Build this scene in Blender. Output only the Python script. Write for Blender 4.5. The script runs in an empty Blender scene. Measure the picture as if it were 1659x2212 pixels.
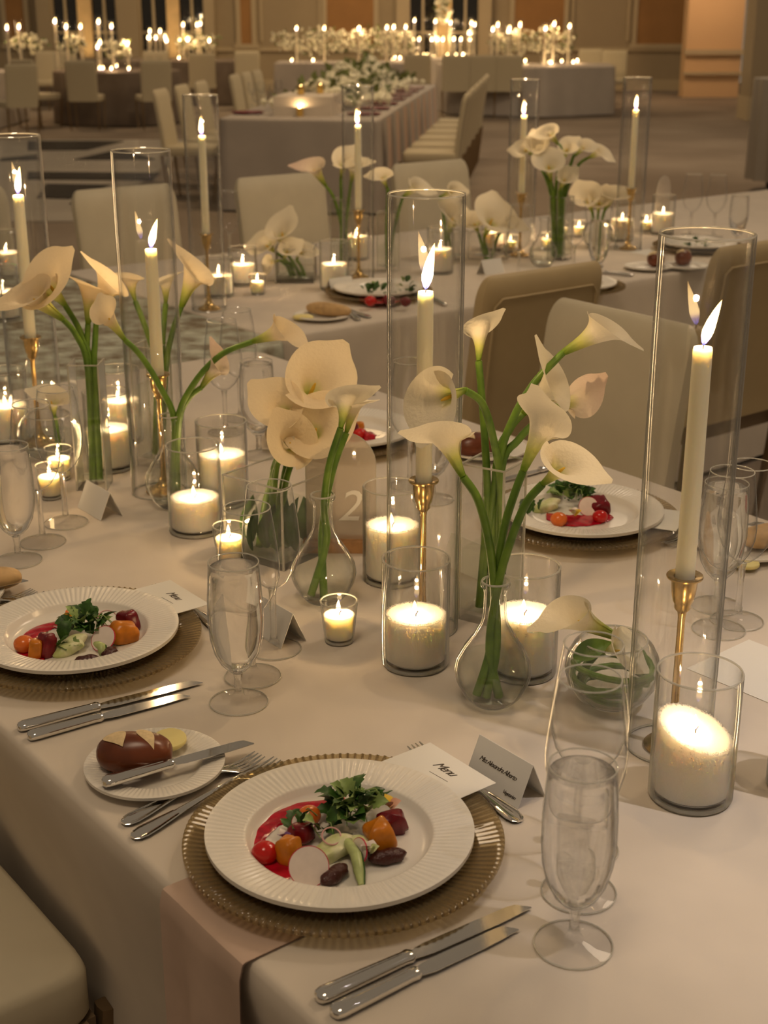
import bpy, math, random
from mathutils import Vector, Matrix, Euler
R = random.Random(11)
PI = math.pi
sc = bpy.context.scene

# ------------------------------------------------------------------ camera, world, lights, exposure
F_PX = 3000.0; PITCH = math.radians(19.8); CAM_Z = 1.59; T = 0.76      # T = table height
cd = bpy.data.cameras.new('camera'); cam = bpy.data.objects.new('camera', cd)
sc.collection.objects.link(cam); sc.camera = cam
cam.location = (0, 0, CAM_Z); cam.rotation_euler = (PI/2 - PITCH, 0, 0)
cd.sensor_fit = 'HORIZONTAL'; cd.sensor_width = 36.0; cd.lens = 36.0*F_PX/1659.0
cd.clip_start = 0.05; cd.clip_end = 200
cd.dof.use_dof = True; cd.dof.focus_distance = 1.75; cd.dof.aperture_fstop = 11.0

w = bpy.data.worlds.new('room_glow'); sc.world = w; w.use_nodes = True
w.node_tree.nodes['Background'].inputs[0].default_value = (1.0, 0.77, 0.53, 1)
w.node_tree.nodes['Background'].inputs[1].default_value = 0.17
sc.view_settings.view_transform = 'Standard'; sc.view_settings.look = 'None'
sc.view_settings.exposure = 0.12; sc.view_settings.gamma = 1.0; sc.view_settings.use_curve_mapping = False
cy = sc.cycles
cy.use_denoising = True
cy.max_bounces = 7; cy.diffuse_bounces = 2; cy.glossy_bounces = 3; cy.transmission_bounces = 7
cy.transparent_max_bounces = 32
cy.caustics_reflective = False; cy.caustics_refractive = True; cy.adaptive_threshold = 0.1; cy.adaptive_min_samples = 14; cy.blur_glossy = 0.5
cy.sample_clamp_indirect = 4.0
try: cy.use_light_tree = True
except Exception: pass

def lamp(name, kind, loc, target, energy, color, size=0.5, spot=None, blend=0.5):
    l = bpy.data.lights.new(name, kind); l.energy = energy; l.color = color
    if kind == 'AREA': l.shape = 'DISK'; l.size = size
    else: l.shadow_soft_size = size
    if kind == 'SPOT': l.spot_size = spot; l.spot_blend = blend
    o = bpy.data.objects.new(name, l); sc.collection.objects.link(o); o.location = loc
    d = Vector(target) - Vector(loc); o.rotation_euler = d.to_track_quat('-Z', 'Y').to_euler()
    return o
# dimmed ceiling fixtures of the ballroom
lamp('ceiling_downlight', 'AREA', (-0.6, 0.3, 4.6), (-0.4, 2.2, 0.7), 32, (1.0, 0.77, 0.53), 1.2)
lamp('ceiling_downlight', 'AREA', (2.6, 4.5, 4.8), (0.6, 3.8, 0.7), 50, (1.0, 0.78, 0.56), 1.4)
lamp('ceiling_downlight', 'AREA', (0.8, 11.0, 5.2), (0.0, 13.5, 0.5), 110, (1.0, 0.70, 0.40), 2.0)
lamp('ceiling_downlight', 'AREA', (3.0, 17.0, 5.2), (2.5, 17.5, 0.0), 110, (1.0, 0.76, 0.50), 2.0)
lamp('ceiling_downlight', 'AREA', (0.0, 26.0, 5.2), (0.0, 27.5, 0.5), 170, (1.0, 0.70, 0.38), 2.5)
lamp('ceiling_downlight', 'AREA', (-5.5, 22.0, 5.2), (-5.0, 23.5, 0.5), 60, (1.0, 0.70, 0.40), 2.0)
lamp('table_pinspot', 'SPOT', (1.9, 0.55, 4.4), (0.75, 1.30, T), 210, (1.0, 0.90, 0.88), 0.05, math.radians(23), 0.9)

# ------------------------------------------------------------------ geometry of the place
CP, SP = math.cos(PITCH), math.sin(PITCH)
def ray(px, py):
    x = (px-829.5)/F_PX; y = -(py-1106.0)/F_PX
    return (x, CP + y*SP, -SP + y*CP)
def at(px, py, z=T):
    d = ray(px, py); t = (z-CAM_Z)/d[2]; return Vector((d[0]*t, d[1]*t, z))
def atY(px, py, Y):
    d = ray(px, py); t = Y/d[1]; return Vector((d[0]*t, Y, CAM_Z + d[2]*t))
ANG = math.radians(-52.2)
UX, NX = Vector((math.cos(ANG), math.sin(ANG), 0)), Vector((math.cos(ANG+PI/2), math.sin(ANG+PI/2), 0))
ORG = Vector((-0.215, 1.187, 0))
def un(u, n, z=T): return ORG + UX*u + NX*n + Vector((0, 0, z))
def to_un(p): d = Vector(p) - ORG; return d.dot(UX), d.dot(NX)

# ------------------------------------------------------------------ materials
MATS = {}
def nmat(name):
    m = bpy.data.materials.new(name); m.use_nodes = True; m.node_tree.nodes.clear()
    o = m.node_tree.nodes.new('ShaderNodeOutputMaterial'); MATS[name] = m
    return m, m.node_tree.nodes, m.node_tree.links, o
def node(N, typ, **kw):
    n = N.new(typ)
    for k, v in kw.items():
        if k in n.inputs: n.inputs[k].default_value = v
        else: setattr(n, k, v)
    return n
def c4(c): return (c[0], c[1], c[2], 1.0)
def principled(name, col, rough=0.5, metal=0.0, var=0.0, vscale=30.0, bump=0.0, bscale=200.0, sss=0.0, sssr=0.01, spec=0.5, trans=0.0, ior=1.45, col2=None, sheen=0.0, coat=0.0, detail=3.0):
    m, N, L, o = nmat(name)
    p = node(N, 'ShaderNodeBsdfPrincipled'); L.new(p.outputs[0], o.inputs[0])
    p.inputs['Base Color'].default_value = c4(col); p.inputs['Roughness'].default_value = rough
    p.inputs['Metallic'].default_value = metal; p.inputs['IOR'].default_value = ior
    p.inputs['Specular IOR Level'].default_value = spec
    p.inputs['Transmission Weight'].default_value = trans
    p.inputs['Sheen Weight'].default_value = sheen; p.inputs['Coat Weight'].default_value = coat
    if sss:
        p.inputs['Subsurface Weight'].default_value = sss; p.inputs['Subsurface Radius'].default_value = (1, .85, .65)
        p.inputs['Subsurface Scale'].default_value = sssr
    if var or bump: tc = node(N, 'ShaderNodeTexCoord')
    if var:
        nz = node(N, 'ShaderNodeTexNoise', Scale=vscale, Detail=detail); L.new(tc.outputs['Object'], nz.inputs['Vector'])
        rp = node(N, 'ShaderNodeValToRGB'); L.new(nz.outputs[0], rp.inputs[0])
        b = col2 or tuple(max(0, c*(1-var)) for c in col)
        rp.color_ramp.elements[0].position = .35; rp.color_ramp.elements[1].position = .65
        rp.color_ramp.elements[0].color = c4(b); rp.color_ramp.elements[1].color = c4(col)
        L.new(rp.outputs[0], p.inputs['Base Color'])
    if bump:
        nb = node(N, 'ShaderNodeTexNoise', Scale=bscale, Detail=2.0); L.new(tc.outputs['Object'], nb.inputs['Vector'])
        bp = node(N, 'ShaderNodeBump', Strength=bump, Distance=0.002); L.new(nb.outputs[0], bp.inputs['Height'])
        L.new(bp.outputs[0], p.inputs['Normal'])
    return m
def thin_glass(name, tint=(.985, .985, .975), edge=(.70, .72, .62), refl=1.0, body=None, bodyw=0.0, base=.045, pw_=5.0, gz=.65, streak=0.0, tp=9.0, solid=0.0, ior=1.45):
    m, N, L, o = nmat(name)
    lw = node(N, 'ShaderNodeLayerWeight', Blend=0.5)
    pw = node(N, 'ShaderNodeMath', operation='POWER'); L.new(lw.outputs['Facing'], pw.inputs[0]); pw.inputs[1].default_value = pw_
    ma = node(N, 'ShaderNodeMath', operation='MULTIPLY_ADD'); L.new(pw.outputs[0], ma.inputs[0]); ma.inputs[1].default_value = gz*refl; ma.inputs[2].default_value = 0.0 if streak else base*refl
    tr = node(N, 'ShaderNodeBsdfTransparent')
    pt = node(N, 'ShaderNodeMath', operation='POWER'); L.new(lw.outputs['Facing'], pt.inputs[0]); pt.inputs[1].default_value = tp
    mc = node(N, 'ShaderNodeMix', data_type='RGBA'); L.new(pt.outputs[0], mc.inputs[0])
    mc.inputs[6].default_value = c4(tint); mc.inputs[7].default_value = c4(edge); L.new(mc.outputs[2], tr.inputs[0])
    gl = node(N, 'ShaderNodeBsdfGlossy', Roughness=0.02); gsrc = gl.outputs[0]
    if streak:      # drawn glass: fine vertical ripples smear its highlights
        tg = node(N, 'ShaderNodeTangent', direction_type='RADIAL', axis='Z')
        ga = node(N, 'ShaderNodeBsdfGlossy', Roughness=.30, Anisotropy=.9); L.new(tg.outputs[0], ga.inputs['Tangent']); ga.inputs['Rotation'].default_value = 0.0
        gsrc = ga.outputs[0]
    mx = node(N, 'ShaderNodeMixShader'); L.new(ma.outputs[0], mx.inputs[0])
    src = tr.outputs[0]
    if body:
        df = node(N, 'ShaderNodeBsdfDiffuse', Color=c4(body)); m2 = node(N, 'ShaderNodeMixShader'); m2.inputs[0].default_value = bodyw
        L.new(tr.outputs[0], m2.inputs[1]); L.new(df.outputs[0], m2.inputs[2]); src = m2.outputs[0]
    if streak:
        mb = node(N, 'ShaderNodeMixShader'); mb.inputs[0].default_value = base*refl; L.new(src, mb.inputs[1]); L.new(gl.outputs[0], mb.inputs[2]); src = mb.outputs[0]
    L.new(src, mx.inputs[1]); L.new(gsrc, mx.inputs[2]); fin = mx.outputs[0]
    if solid:
        gb = node(N, 'ShaderNodeBsdfGlass', Roughness=0.0, IOR=ior); ms = node(N, 'ShaderNodeMixShader'); ms.inputs[0].default_value = solid
        L.new(fin, ms.inputs[1]); L.new(gb.outputs[0], ms.inputs[2]); fin = ms.outputs[0]
    L.new(fin, o.inputs[0])
    return m
thin_glass('glass', tint=(.993, .993, .988), edge=(.30, .31, .20), streak=.28, gz=1.0, tp=8.0, pw_=3.6)
thin_glass('glass_fine', tint=(.995, .995, .992), edge=(.42, .43, .34), base=.03, streak=.4, gz=.9, tp=8.0, pw_=3.8)
thin_glass('glass_foot', tint=(.996, .996, .992), edge=(.6, .6, .5), base=.018, gz=.35, solid=.14)
thin_glass('glass_stem', tint=(.99, .99, .98), edge=(.5, .5, .42), base=.06, gz=.6, solid=.55)
thin_glass('glass_rim', tint=(.95, .95, .92), edge=(.5, .5, .4), base=.25, gz=.5, streak=.6, body=(.95, .90, .76), bodyw=.34)  # cream diffuse body painted in for the glints along glass edges
m = thin_glass('amber_glass', tint=(.88, .81, .64), edge=(.30, .23, .12), body=(.40, .31, .17), bodyw=.24)
def ribs(m, nrib):      # dark refraction lines of the pressed ribs, painted into the glass tint
    N, L = m.node_tree.nodes, m.node_tree.links; tc = node(N, 'ShaderNodeTexCoord'); gr = node(N, 'ShaderNodeTexGradient', gradient_type='RADIAL'); L.new(tc.outputs['Object'], gr.inputs[0])
    ml = node(N, 'ShaderNodeMath', operation='MULTIPLY'); L.new(gr.outputs['Fac'], ml.inputs[0]); ml.inputs[1].default_value = 2*PI*nrib
    sn = node(N, 'ShaderNodeMath', operation='COSINE'); L.new(ml.outputs[0], sn.inputs[0])
    mr = node(N, 'ShaderNodeMapRange'); L.new(sn.outputs[0], mr.inputs[0]); mr.inputs[1].default_value = .2; mr.inputs[2].default_value = .9
    mc = node(N, 'ShaderNodeMix', data_type='RGBA'); L.new(mr.outputs[0], mc.inputs[0]); mc.inputs[6].default_value = (.90, .83, .66, 1); mc.inputs[7].default_value = (.46, .36, .19, 1)
    for n in N:
        if n.type == 'BSDF_TRANSPARENT': L.new(mc.outputs[2], n.inputs[0])
ribs(m, 120)
thin_glass('frosted_acrylic', tint=(.86, .82, .76), edge=(.8, .8, .75), body=(.75, .68, .6), bodyw=.42, refl=.7)
thin_glass('water', tint=(.985, .99, .98), edge=(.8, .84, .74), base=.02, gz=.4, solid=.75, ior=1.24)
thin_glass('water_thin', tint=(.97, .985, .96), edge=(.86, .90, .80), refl=.6)
principled('linen', (.68, .60, .50), .85, var=.06, vscale=9, spec=.15, detail=2)
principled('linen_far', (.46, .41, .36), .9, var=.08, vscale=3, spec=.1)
principled('linen_taupe', (.21, .165, .13), .9, var=.2, vscale=4, spec=.1)
principled('linen_blush', (.56, .41, .32), .85, var=.08, vscale=20, spec=.15)
principled('crushed_velvet', (.52, .54, .44), .7, var=.3, vscale=16, bump=.5, bscale=45, spec=.2, col2=(.20, .16, .105), detail=8)
principled('leather_cream', (.62, .55, .40), .5, var=.05, vscale=12, spec=.3)
principled('leather_tan', (.52, .40, .22), .5, var=.06, vscale=10, spec=.3)
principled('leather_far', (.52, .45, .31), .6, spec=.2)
principled('chair_metal', (.26, .18, .10), .35, metal=.7)
principled('chair_rail', (.20, .14, .08), .45)
principled('porcelain', (.80, .75, .66), .22, spec=.5)
principled('silver', (.80, .78, .74), .09, metal=1.0)
principled('brass', (.74, .50, .19), .22, metal=1.0, var=.25, vscale=40)
principled('wax', (.95, .82, .60), .45, sss=.75, sssr=.03, spec=.3)
principled('wax_white', (.94, .88, .76), .6, var=.10, vscale=900, sss=.95, sssr=.03, spec=.3)
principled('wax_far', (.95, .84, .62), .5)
principled('wick', (.03, .02, .015), .9)
principled('spadix', (.86, .55, .06), .6, bump=.5, bscale=1500)
principled('leaf', (.085, .19, .03), .4, var=.4, vscale=40, spec=.5)
principled('greens', (.055, .145, .018), .5, var=.55, vscale=90)
principled('greens_pale', (.30, .42, .12), .5, var=.3, vscale=80)
principled('wood_block', (.55, .30, .13), .55, var=.3, vscale=60)
principled('paper', (.78, .75, .68), .8, spec=.1)
principled('ink', (.06, .045, .03), .7)
principled('white_print', (.92, .9, .86), .6)
principled('crust', (.20, .048, .013), .30, var=.45, vscale=26, spec=.6)
principled('crumb', (.78, .60, .34), .8, var=.2, vscale=150)
principled('tan_bread', (.62, .40, .18), .6, var=.25, vscale=50)
principled('butter', (.84, .73, .30), .4, sss=.3, sssr=.004)
principled('beet_sauce', (.52, .006, .022), .18, var=.35, vscale=120, spec=.6)
principled('beet_red', (.20, .006, .012), .25, var=.4, vscale=80, spec=.5)
principled('beet_gold', (.66, .21, .010), .3, var=.25, vscale=70, spec=.5)
principled('tomato', (.55, .012, .008), .15, spec=.6)
principled('tomato_orange', (.72, .16, .02), .2, spec=.6)
principled('radish', (.86, .74, .66), .35, var=.06, vscale=90)
principled('radish_skin', (.55, .015, .06), .35)
principled('pecan', (.055, .010, .006), .3, bump=1.0, bscale=260, spec=.5)
principled('endive', (.74, .72, .46), .4, var=.3, vscale=60, col2=(.50, .56, .2))
principled('cucumber', (.48, .56, .22), .35, var=.3, vscale=60)
principled('cucumber_skin', (.035, .10, .012), .3)
principled('petal_pink', (.80, .45, .32), .5); principled('petal_yellow', (.85, .55, .04), .5); principled('petal_violet', (.22, .10, .28), .5)
principled('onion', (.66, .36, .34), .3)
principled('blossom', (.90, .85, .64), .6, var=.2, vscale=30)
principled('foliage', (.16, .19, .05), .6, var=.5, vscale=12)
principled('gold_glass', (.80, .56, .18), .2, metal=.9)
principled('silver_fabric', (.36, .33, .29), .38, metal=.55, bump=.8, bscale=30)
principled('carpet', (.30, .245, .19), .95, var=.35, vscale=.55, spec=.05, col2=(.21, .165, .125), detail=4)
principled('wall_paint', (.33, .26, .165), .7, var=.05, vscale=2)
principled('wall_trim', (.43, .345, .22), .6)
principled('panel_amber', (.34, .175, .06), .75, var=.12, vscale=2)
principled('wall_peach', (.60, .40, .22), .7)
principled('curtain', (.75, .52, .26), .8, var=.12, vscale=6)
principled('night_pane', (.012, .011, .010), .04, spec=.8)
principled('marble_black', (.022, .018, .015), .6, spec=.08); principled('marble_white', (.36, .32, .26), .5, spec=.15, var=.12, vscale=1.5)

def petal_mat(name, col, green=(.22, .34, .03), pink=None):
    m, N, L, o = nmat(name)
    tc = node(N, 'ShaderNodeTexCoord'); sp = node(N, 'ShaderNodeSeparateXYZ'); L.new(tc.outputs['Object'], sp.inputs[0])
    nz = node(N, 'ShaderNodeTexNoise', Scale=7.0, Detail=2.0); L.new(tc.outputs['Object'], nz.inputs['Vector'])
    ad = node(N, 'ShaderNodeMath', operation='MULTIPLY_ADD'); L.new(nz.outputs[0], ad.inputs[0]); ad.inputs[1].default_value = .12; L.new(sp.outputs['Z'], ad.inputs[2])
    rp = node(N, 'ShaderNodeValToRGB'); L.new(ad.outputs[0], rp.inputs[0]); e = rp.color_ramp.elements
    e[0].position = .10; e[0].color = c4(green); e[1].position = .36; e[1].color = c4((.66, .68, .20))
    k = e.new(.60); k.color = c4(col)
    k = e.new(1.0); k.color = c4(pink or col)
    d = node(N, 'ShaderNodeBsdfPrincipled', Roughness=.5); d.inputs['Specular IOR Level'].default_value = .3; t = node(N, 'ShaderNodeBsdfTranslucent'); mx = node(N, 'ShaderNodeMixShader'); mx.inputs[0].default_value = .38
    L.new(rp.outputs[0], d.inputs['Base Color']); L.new(rp.outputs[0], t.inputs[0])
    wv = node(N, 'ShaderNodeTexNoise', Scale=16.0, Detail=3.0); L.new(tc.outputs['Object'], wv.inputs['Vector'])
    bp = node(N, 'ShaderNodeBump', Strength=.12, Distance=.05); L.new(wv.outputs[0], bp.inputs['Height']); L.new(bp.outputs[0], d.inputs['Normal'])
    L.new(d.outputs[0], mx.inputs[1]); L.new(t.outputs[0], mx.inputs[2]); L.new(mx.outputs[0], o.inputs[0])
petal_mat('petal', (.88, .80, .62)); petal_mat('petal_warm', (.88, .74, .50)); petal_mat('petal_blush', (.88, .76, .58), pink=(.85, .65, .52))
def stem_mat():
    m = principled('stem', (.17, .29, .035), .4, var=.4, vscale=30, col2=(.085, .17, .02), spec=.4)
stem_mat()
def flame_mat(name, strength):
    m, N, L, o = nmat(name)
    tc = node(N, 'ShaderNodeTexCoord'); sp = node(N, 'ShaderNodeSeparateXYZ'); L.new(tc.outputs['Object'], sp.inputs[0])
    rp = node(N, 'ShaderNodeValToRGB'); L.new(sp.outputs['Z'], rp.inputs[0]); e = rp.color_ramp.elements
    e[0].position = 0.0; e[0].color = (.03, .05, .5, 1); e[1].position = .16; e[1].color = (.25, .16, .22, 1)
    k = e.new(.28); k.color = (1, .66, .30, 1); k = e.new(.75); k.color = (1, .62, .24, 1); k = e.new(1.0); k.color = (.5, .26, .07, 1)
    em = node(N, 'ShaderNodeEmission', Strength=strength); L.new(rp.outputs[0], em.inputs[0])
    tr = node(N, 'ShaderNodeBsdfTransparent'); ad = node(N, 'ShaderNodeAddShader'); L.new(em.outputs[0], ad.inputs[0]); L.new(tr.outputs[0], ad.inputs[1]); L.new(ad.outputs[0], o.inputs[0])
    m.cycles.emission_sampling = 'NONE'
flame_mat('flame', 6.0); flame_mat('flame_far', 12.0)

# ------------------------------------------------------------------ mesh building
class MB:
    def __init__(s): s.v = []; s.f = []
    def add(s, vs, fs, M=None):
        b = len(s.v)
        s.v += [tuple(M @ Vector(p)) if M else tuple(p) for p in vs]
        s.f += [tuple(i+b for i in f) for f in fs]; return s
    def lathe(s, prof, seg=32, M=None, loop=False):
        vs = []; fs = []; idx = []
        for r, z in prof:
            if r < 1e-6: idx.append([len(vs)]*seg); vs.append((0, 0, z))
            else:
                idx.append(list(range(len(vs), len(vs)+seg)))
                vs += [(r*math.cos(2*PI*i/seg), r*math.sin(2*PI*i/seg), z) for i in range(seg)]
        n = len(prof)
        for k in range(n if loop else n-1):
            a, b = idx[k], idx[(k+1) % n]
            for i in range(seg):
                j = (i+1) % seg; q = []
                for t in (a[i], a[j], b[j], b[i]):
                    if t not in q: q.append(t)
                if len(q) > 2: fs.append(tuple(q))
        return s.add(vs, fs, M)
    def box(s, sx, sy, sz, c=(0, 0, 0), M=None):
        x, y, z = sx/2, sy/2, sz/2
        vs = [(c[0]+a*x, c[1]+b*y, c[2]+d*z) for d in (-1, 1) for b in (-1, 1) for a in (-1, 1)]
        return s.add(vs, [(0, 2, 3, 1), (4, 5, 7, 6), (0, 1, 5, 4), (2, 6, 7, 3), (0, 4, 6, 2), (1, 3, 7, 5)], M)
    def tube(s, pts, rad, seg=8, M=None):
        pts = [Vector(p) for p in pts]; n = len(pts); vs = []; fs = []
        rad = rad if isinstance(rad, (list, tuple)) else [rad]*n
        up = None
        for i, p in enumerate(pts):
            t = (pts[min(i+1, n-1)] - pts[max(i-1, 0)]).normalized()
            if up is None: up = t.orthogonal().normalized()
            up = (up - t*up.dot(t)); up = up.normalized() if up.length > 1e-6 else t.orthogonal().normalized()
            sd = t.cross(up)
            vs += [tuple(p + (up*math.cos(2*PI*k/seg) + sd*math.sin(2*PI*k/seg))*rad[i]) for k in range(seg)]
        for i in range(n-1):
            for k in range(seg):
                j = (k+1) % seg; fs.append((i*seg+k, i*seg+j, (i+1)*seg+j, (i+1)*seg+k))
        fs.append(tuple(range(seg))[::-1]); fs.append(tuple((n-1)*seg+k for k in range(seg)))
        return s.add(vs, fs, M)
    def loft(s, st, seg=12, ex=2.0, M=None):      # stations (x, y, z, half width, half height), cross-section in local y/z
        vs = []; fs = []; n = len(st)
        for x, y, z, hw, hh in st:
            for k in range(seg):
                a = 2*PI*k/seg; ca, sa = math.cos(a), math.sin(a)
                vs.append((x, y + hw*math.copysign(abs(ca)**(2/ex), ca), z + hh*math.copysign(abs(sa)**(2/ex), sa)))
        for i in range(n-1):
            for k in range(seg):
                j = (k+1) % seg; fs.append((i*seg+k, i*seg+j, (i+1)*seg+j, (i+1)*seg+k))
        fs.append(tuple(range(seg))[::-1]); fs.append(tuple((n-1)*seg+k for k in range(seg)))
        return s.add(vs, fs, M)
    def grid(s, fn, nu, nv, M=None, wrap=False):
        vs = [fn(i/(nu if wrap else nu-1), j/(nv-1)) for i in range(nu) for j in range(nv)]; fs = []
        for i in range(nu if wrap else nu-1):
            for j in range(nv-1):
                a = (i+1) % nu; fs.append((i*nv+j, a*nv+j, a*nv+j+1, i*nv+j+1))
        return s.add(vs, fs, M)
    def blob(s, sx, sy, sz, ex=2.0, noise=0.0, seed=0, nu=18, nv=10, M=None):
        r = random.Random(seed); ph = [(r.uniform(0, 6), r.uniform(1, 3.4), r.uniform(1, 3.4)) for _ in range(4)]
        def fn(u, v):
            a = u*2*PI; b = (v-.5)*PI; x, y, z = math.cos(b)*math.cos(a), math.cos(b)*math.sin(a), math.sin(b)
            k = 1 + noise*sum(math.sin(p + q*x*2 + t*y*2 + q*z) for p, q, t in ph)/4
            g = lambda c: math.copysign(abs(c)**(2/ex), c)
            return (sx*g(x)*k, sy*g(y)*k, sz*g(z)*k)
        return s.grid(fn, nu, nv, M, wrap=True)
    def poly(s, pts, z0, z1, M=None):
        n = len(pts); vs = [(x, y, z0) for x, y in pts] + [(x, y, z1) for x, y in pts]
        fs = [tuple(range(n))[::-1], tuple(range(n, 2*n))] + [(i, (i+1) % n, n+(i+1) % n, n+i) for i in range(n)]
        return s.add(vs, fs, M)
    def mesh(s, name, mat, ang=40, flat=False):
        me = bpy.data.meshes.new(name); me.from_pydata(s.v, [], s.f); me.update()
        me.materials.append(MATS[mat])
        if not flat:
            me.shade_smooth()
            try: me.set_sharp_from_angle(angle=math.radians(ang))
            except Exception: pass
        return me
MC = {}
def cached(key, fn):
    if key not in MC: MC[key] = fn()
    return MC[key]
COL = sc.collection
def obj(name, me, parent=None, loc=None, rot=None, scale=None, M=None):
    o = bpy.data.objects.new(name, me); COL.objects.link(o)
    if parent: o.parent = parent
    if M is not None: o.matrix_local = M
    if loc is not None: o.location = loc
    if rot is not None: o.rotation_euler = rot
    if scale is not None: o.scale = scale if isinstance(scale, (tuple, list)) else (scale,)*3
    return o
def tag(o, label, cat, group=None, kind=None):
    o['label'] = label; o['category'] = cat
    if group: o['group'] = group
    if kind: o['kind'] = kind
    return o
def thing(name, label, cat, loc=(0, 0, 0), rz=0.0, group=None, scale=None, rot=None):
    o = bpy.data.objects.new(name, None); COL.objects.link(o); o.location = loc
    o.rotation_euler = rot if rot is not None else (0, 0, rz)
    o.empty_display_size = .05
    if scale: o.scale = (scale,)*3
    return tag(o, label, cat, group)
def struct(name, me, parent=None, **k):
    o = obj(name, me, parent, **k)
    if parent is None: o['kind'] = 'structure'
    return o

# ------------------------------------------------------------------ the room
FLOOR_Y = 31.0
struct('floor', MB().box(26, 38, .1, (-2.5, 15.5, -.05)).mesh('floor', 'carpet'))
wall = struct('wall_back', MB().box(24, .3, 6, (-5.0, FLOOR_Y+.45, 3)).mesh('wall_back', 'wall_paint'))
def wx(px, Y=FLOOR_Y): return (px-829.5)/F_PX * (Y*CP + (CAM_Z-1.4)*SP)
def wall_box(name, x0, x1, z0, z1, y, d, mat, parent):
    return struct(name, MB().box(x1-x0, d, z1-z0, ((x0+x1)/2, y, (z0+z1)/2)).mesh(name, mat), parent)
for a, b in ((2, 52), (512, 546), (700, 812), (1108, 1226), (1376, 1490)):
    wall_box('wall_panel', wx(a), wx(b), .95, 4.6, FLOOR_Y+.285, .05, 'panel_amber', wall)
    for c in (a, b): wall_box('panel_moulding', wx(c)-.05, wx(c)+.05, .9, 4.6, FLOOR_Y+.27, .09, 'wall_trim', wall)
    wall_box('panel_sill', wx(a)-.1, wx(b)+.1, .86, .95, FLOOR_Y+.26, .12, 'wall_trim', wall)
for a, b in ((78, 108), (252, 298), (440, 462), (856, 884), (1036, 1062)):
    wall_box('pilaster', wx(a), wx(b), 0, 4.8, FLOOR_Y+.2, .3, 'wall_trim', wall)
for a, b in ((562, 690), (1240, 1362)):
    for c in (a, b): wall_box('panel_moulding', wx(c)-.03, wx(c)+.03, 1.0, 4.6, FLOOR_Y+.28, .06, 'wall_trim', wall)
wall_box('chair_rail', wx(462), wx(856), .80, .88, FLOOR_Y+.27, .08, 'wall_trim', wall)
wall_box('chair_rail', wx(1062), wx(1500), .80, .88, FLOOR_Y+.27, .08, 'wall_trim', wall)
struct('baseboard_back', MB().box(24, .06, .22, (-5, FLOOR_Y+.27, .11)).mesh('baseboard', 'wall_trim'))
for k, (a, b, p0, p1) in enumerate(((110, 250, 166, 196), (300, 440, 359, 386), (884, 1036, 944, 976))):
    wn = struct('window_%d' % (k+1), MB().box(wx(b)-wx(a), .05, 3.6, ((wx(a)+wx(b))/2, FLOOR_Y+.27, 2.05)).mesh('window', 'night_pane'))
    xs = [wx(a), (wx(a)+wx(p0))/2, (wx(p1)+wx(b))/2, wx(b)]
    for x in xs: obj('mullion', MB().box(.05, .08, 3.6, (x, FLOOR_Y+.22, 2.05)).mesh('mullion', 'wall_trim'), wn)
    for z in (.3, 1.18, 2.05, 2.9): obj('muntin', MB().box(wx(b)-wx(a), .06, .045, ((wx(a)+wx(b))/2, FLOOR_Y+.23, z)).mesh('muntin', 'wall_trim'), wn)
    obj('window_post', MB().box(wx(p1)-wx(p0), .16, 3.7, ((wx(p0)+wx(p1))/2, FLOOR_Y+.17, 2.0)).mesh('post', 'curtain'), wn)
    lamp('post_uplight', 'SPOT', ((wx(p0)+wx(p1))/2, FLOOR_Y-.9, .15), ((wx(p0)+wx(p1))/2, FLOOR_Y+.2, 1.5), 45, (1, .72, .36), .05, math.radians(50), .8)
wr = struct('wall_right', MB().box(1.1, .4, 6, (wx(1546, 28.5)+.05, 28.9, 3)).mesh('wall_right', 'wall_peach'))
obj('wall_ledge', MB().box(1.16, .1, .1, (wx(1546, 28.5)+.05, 28.66, .85)).mesh('ledge', 'wall_trim'), wr)
obj('wall_ledge', MB().box(1.16, .1, .06, (wx(1546, 28.5)+.05, 28.66, .45)).mesh('ledge', 'wall_trim'), wr)
lamp('peach_wall_fill', 'POINT', (6.2, 27.2, 2.3), (0, 0, 0), 60, (1, .62, .34), .15)  # unseen fill lamp added to brighten the peach wall, without a fixture
wc = struct('wall_corner', MB().box(1.2, .6, 6, (6.25, 22.7, 3)).mesh('wall_corner', 'wall_paint'))
obj('corner_plinth', MB().box(1.24, .66, .35, (6.25, 22.7, .175)).mesh('plinth', 'wall_trim'), wc)
# dance floor of black and white stone
df = struct('floor_dance', MB().box(7.2, 7.6, .012, (-6.0, 15.1, .002)).mesh('dance_floor', 'marble_white'))
def stone(pts): obj('stone_tile', MB().poly(pts, .008, .016).mesh('stone', 'marble_black', flat=True), df)
def g2(*ps): return [(at(x, y, 0).x, at(x, y, 0).y) for x, y in ps]
stone(g2((60, 307), (268, 307), (188, 326), (60, 327)))
stone(g2((160, 347), (262, 324), (336, 347)))
stone(g2((60, 374), (345, 376), (330, 392), (60, 390)))
stone(g2((100, 400), (240, 402), (150, 432), (80, 430)))
stone(g2((0, 345), (80, 336), (85, 347), (0, 350)))
stone(g2((150, 443), (240, 415), (350, 420), (320, 443)))
for a in ((900, 430, 1650, 470), (1010, 330, 1330, 345), (1180, 290, 1400, 300)):
    pts = g2((a[0], a[1]), (a[2], a[1]+8), (a[2], a[3]+10), (a[0], a[3]))
    b = struct('floor_border', MB().poly(pts, .001, .006).mesh('carpet_band', 'carpet', flat=True))

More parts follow.
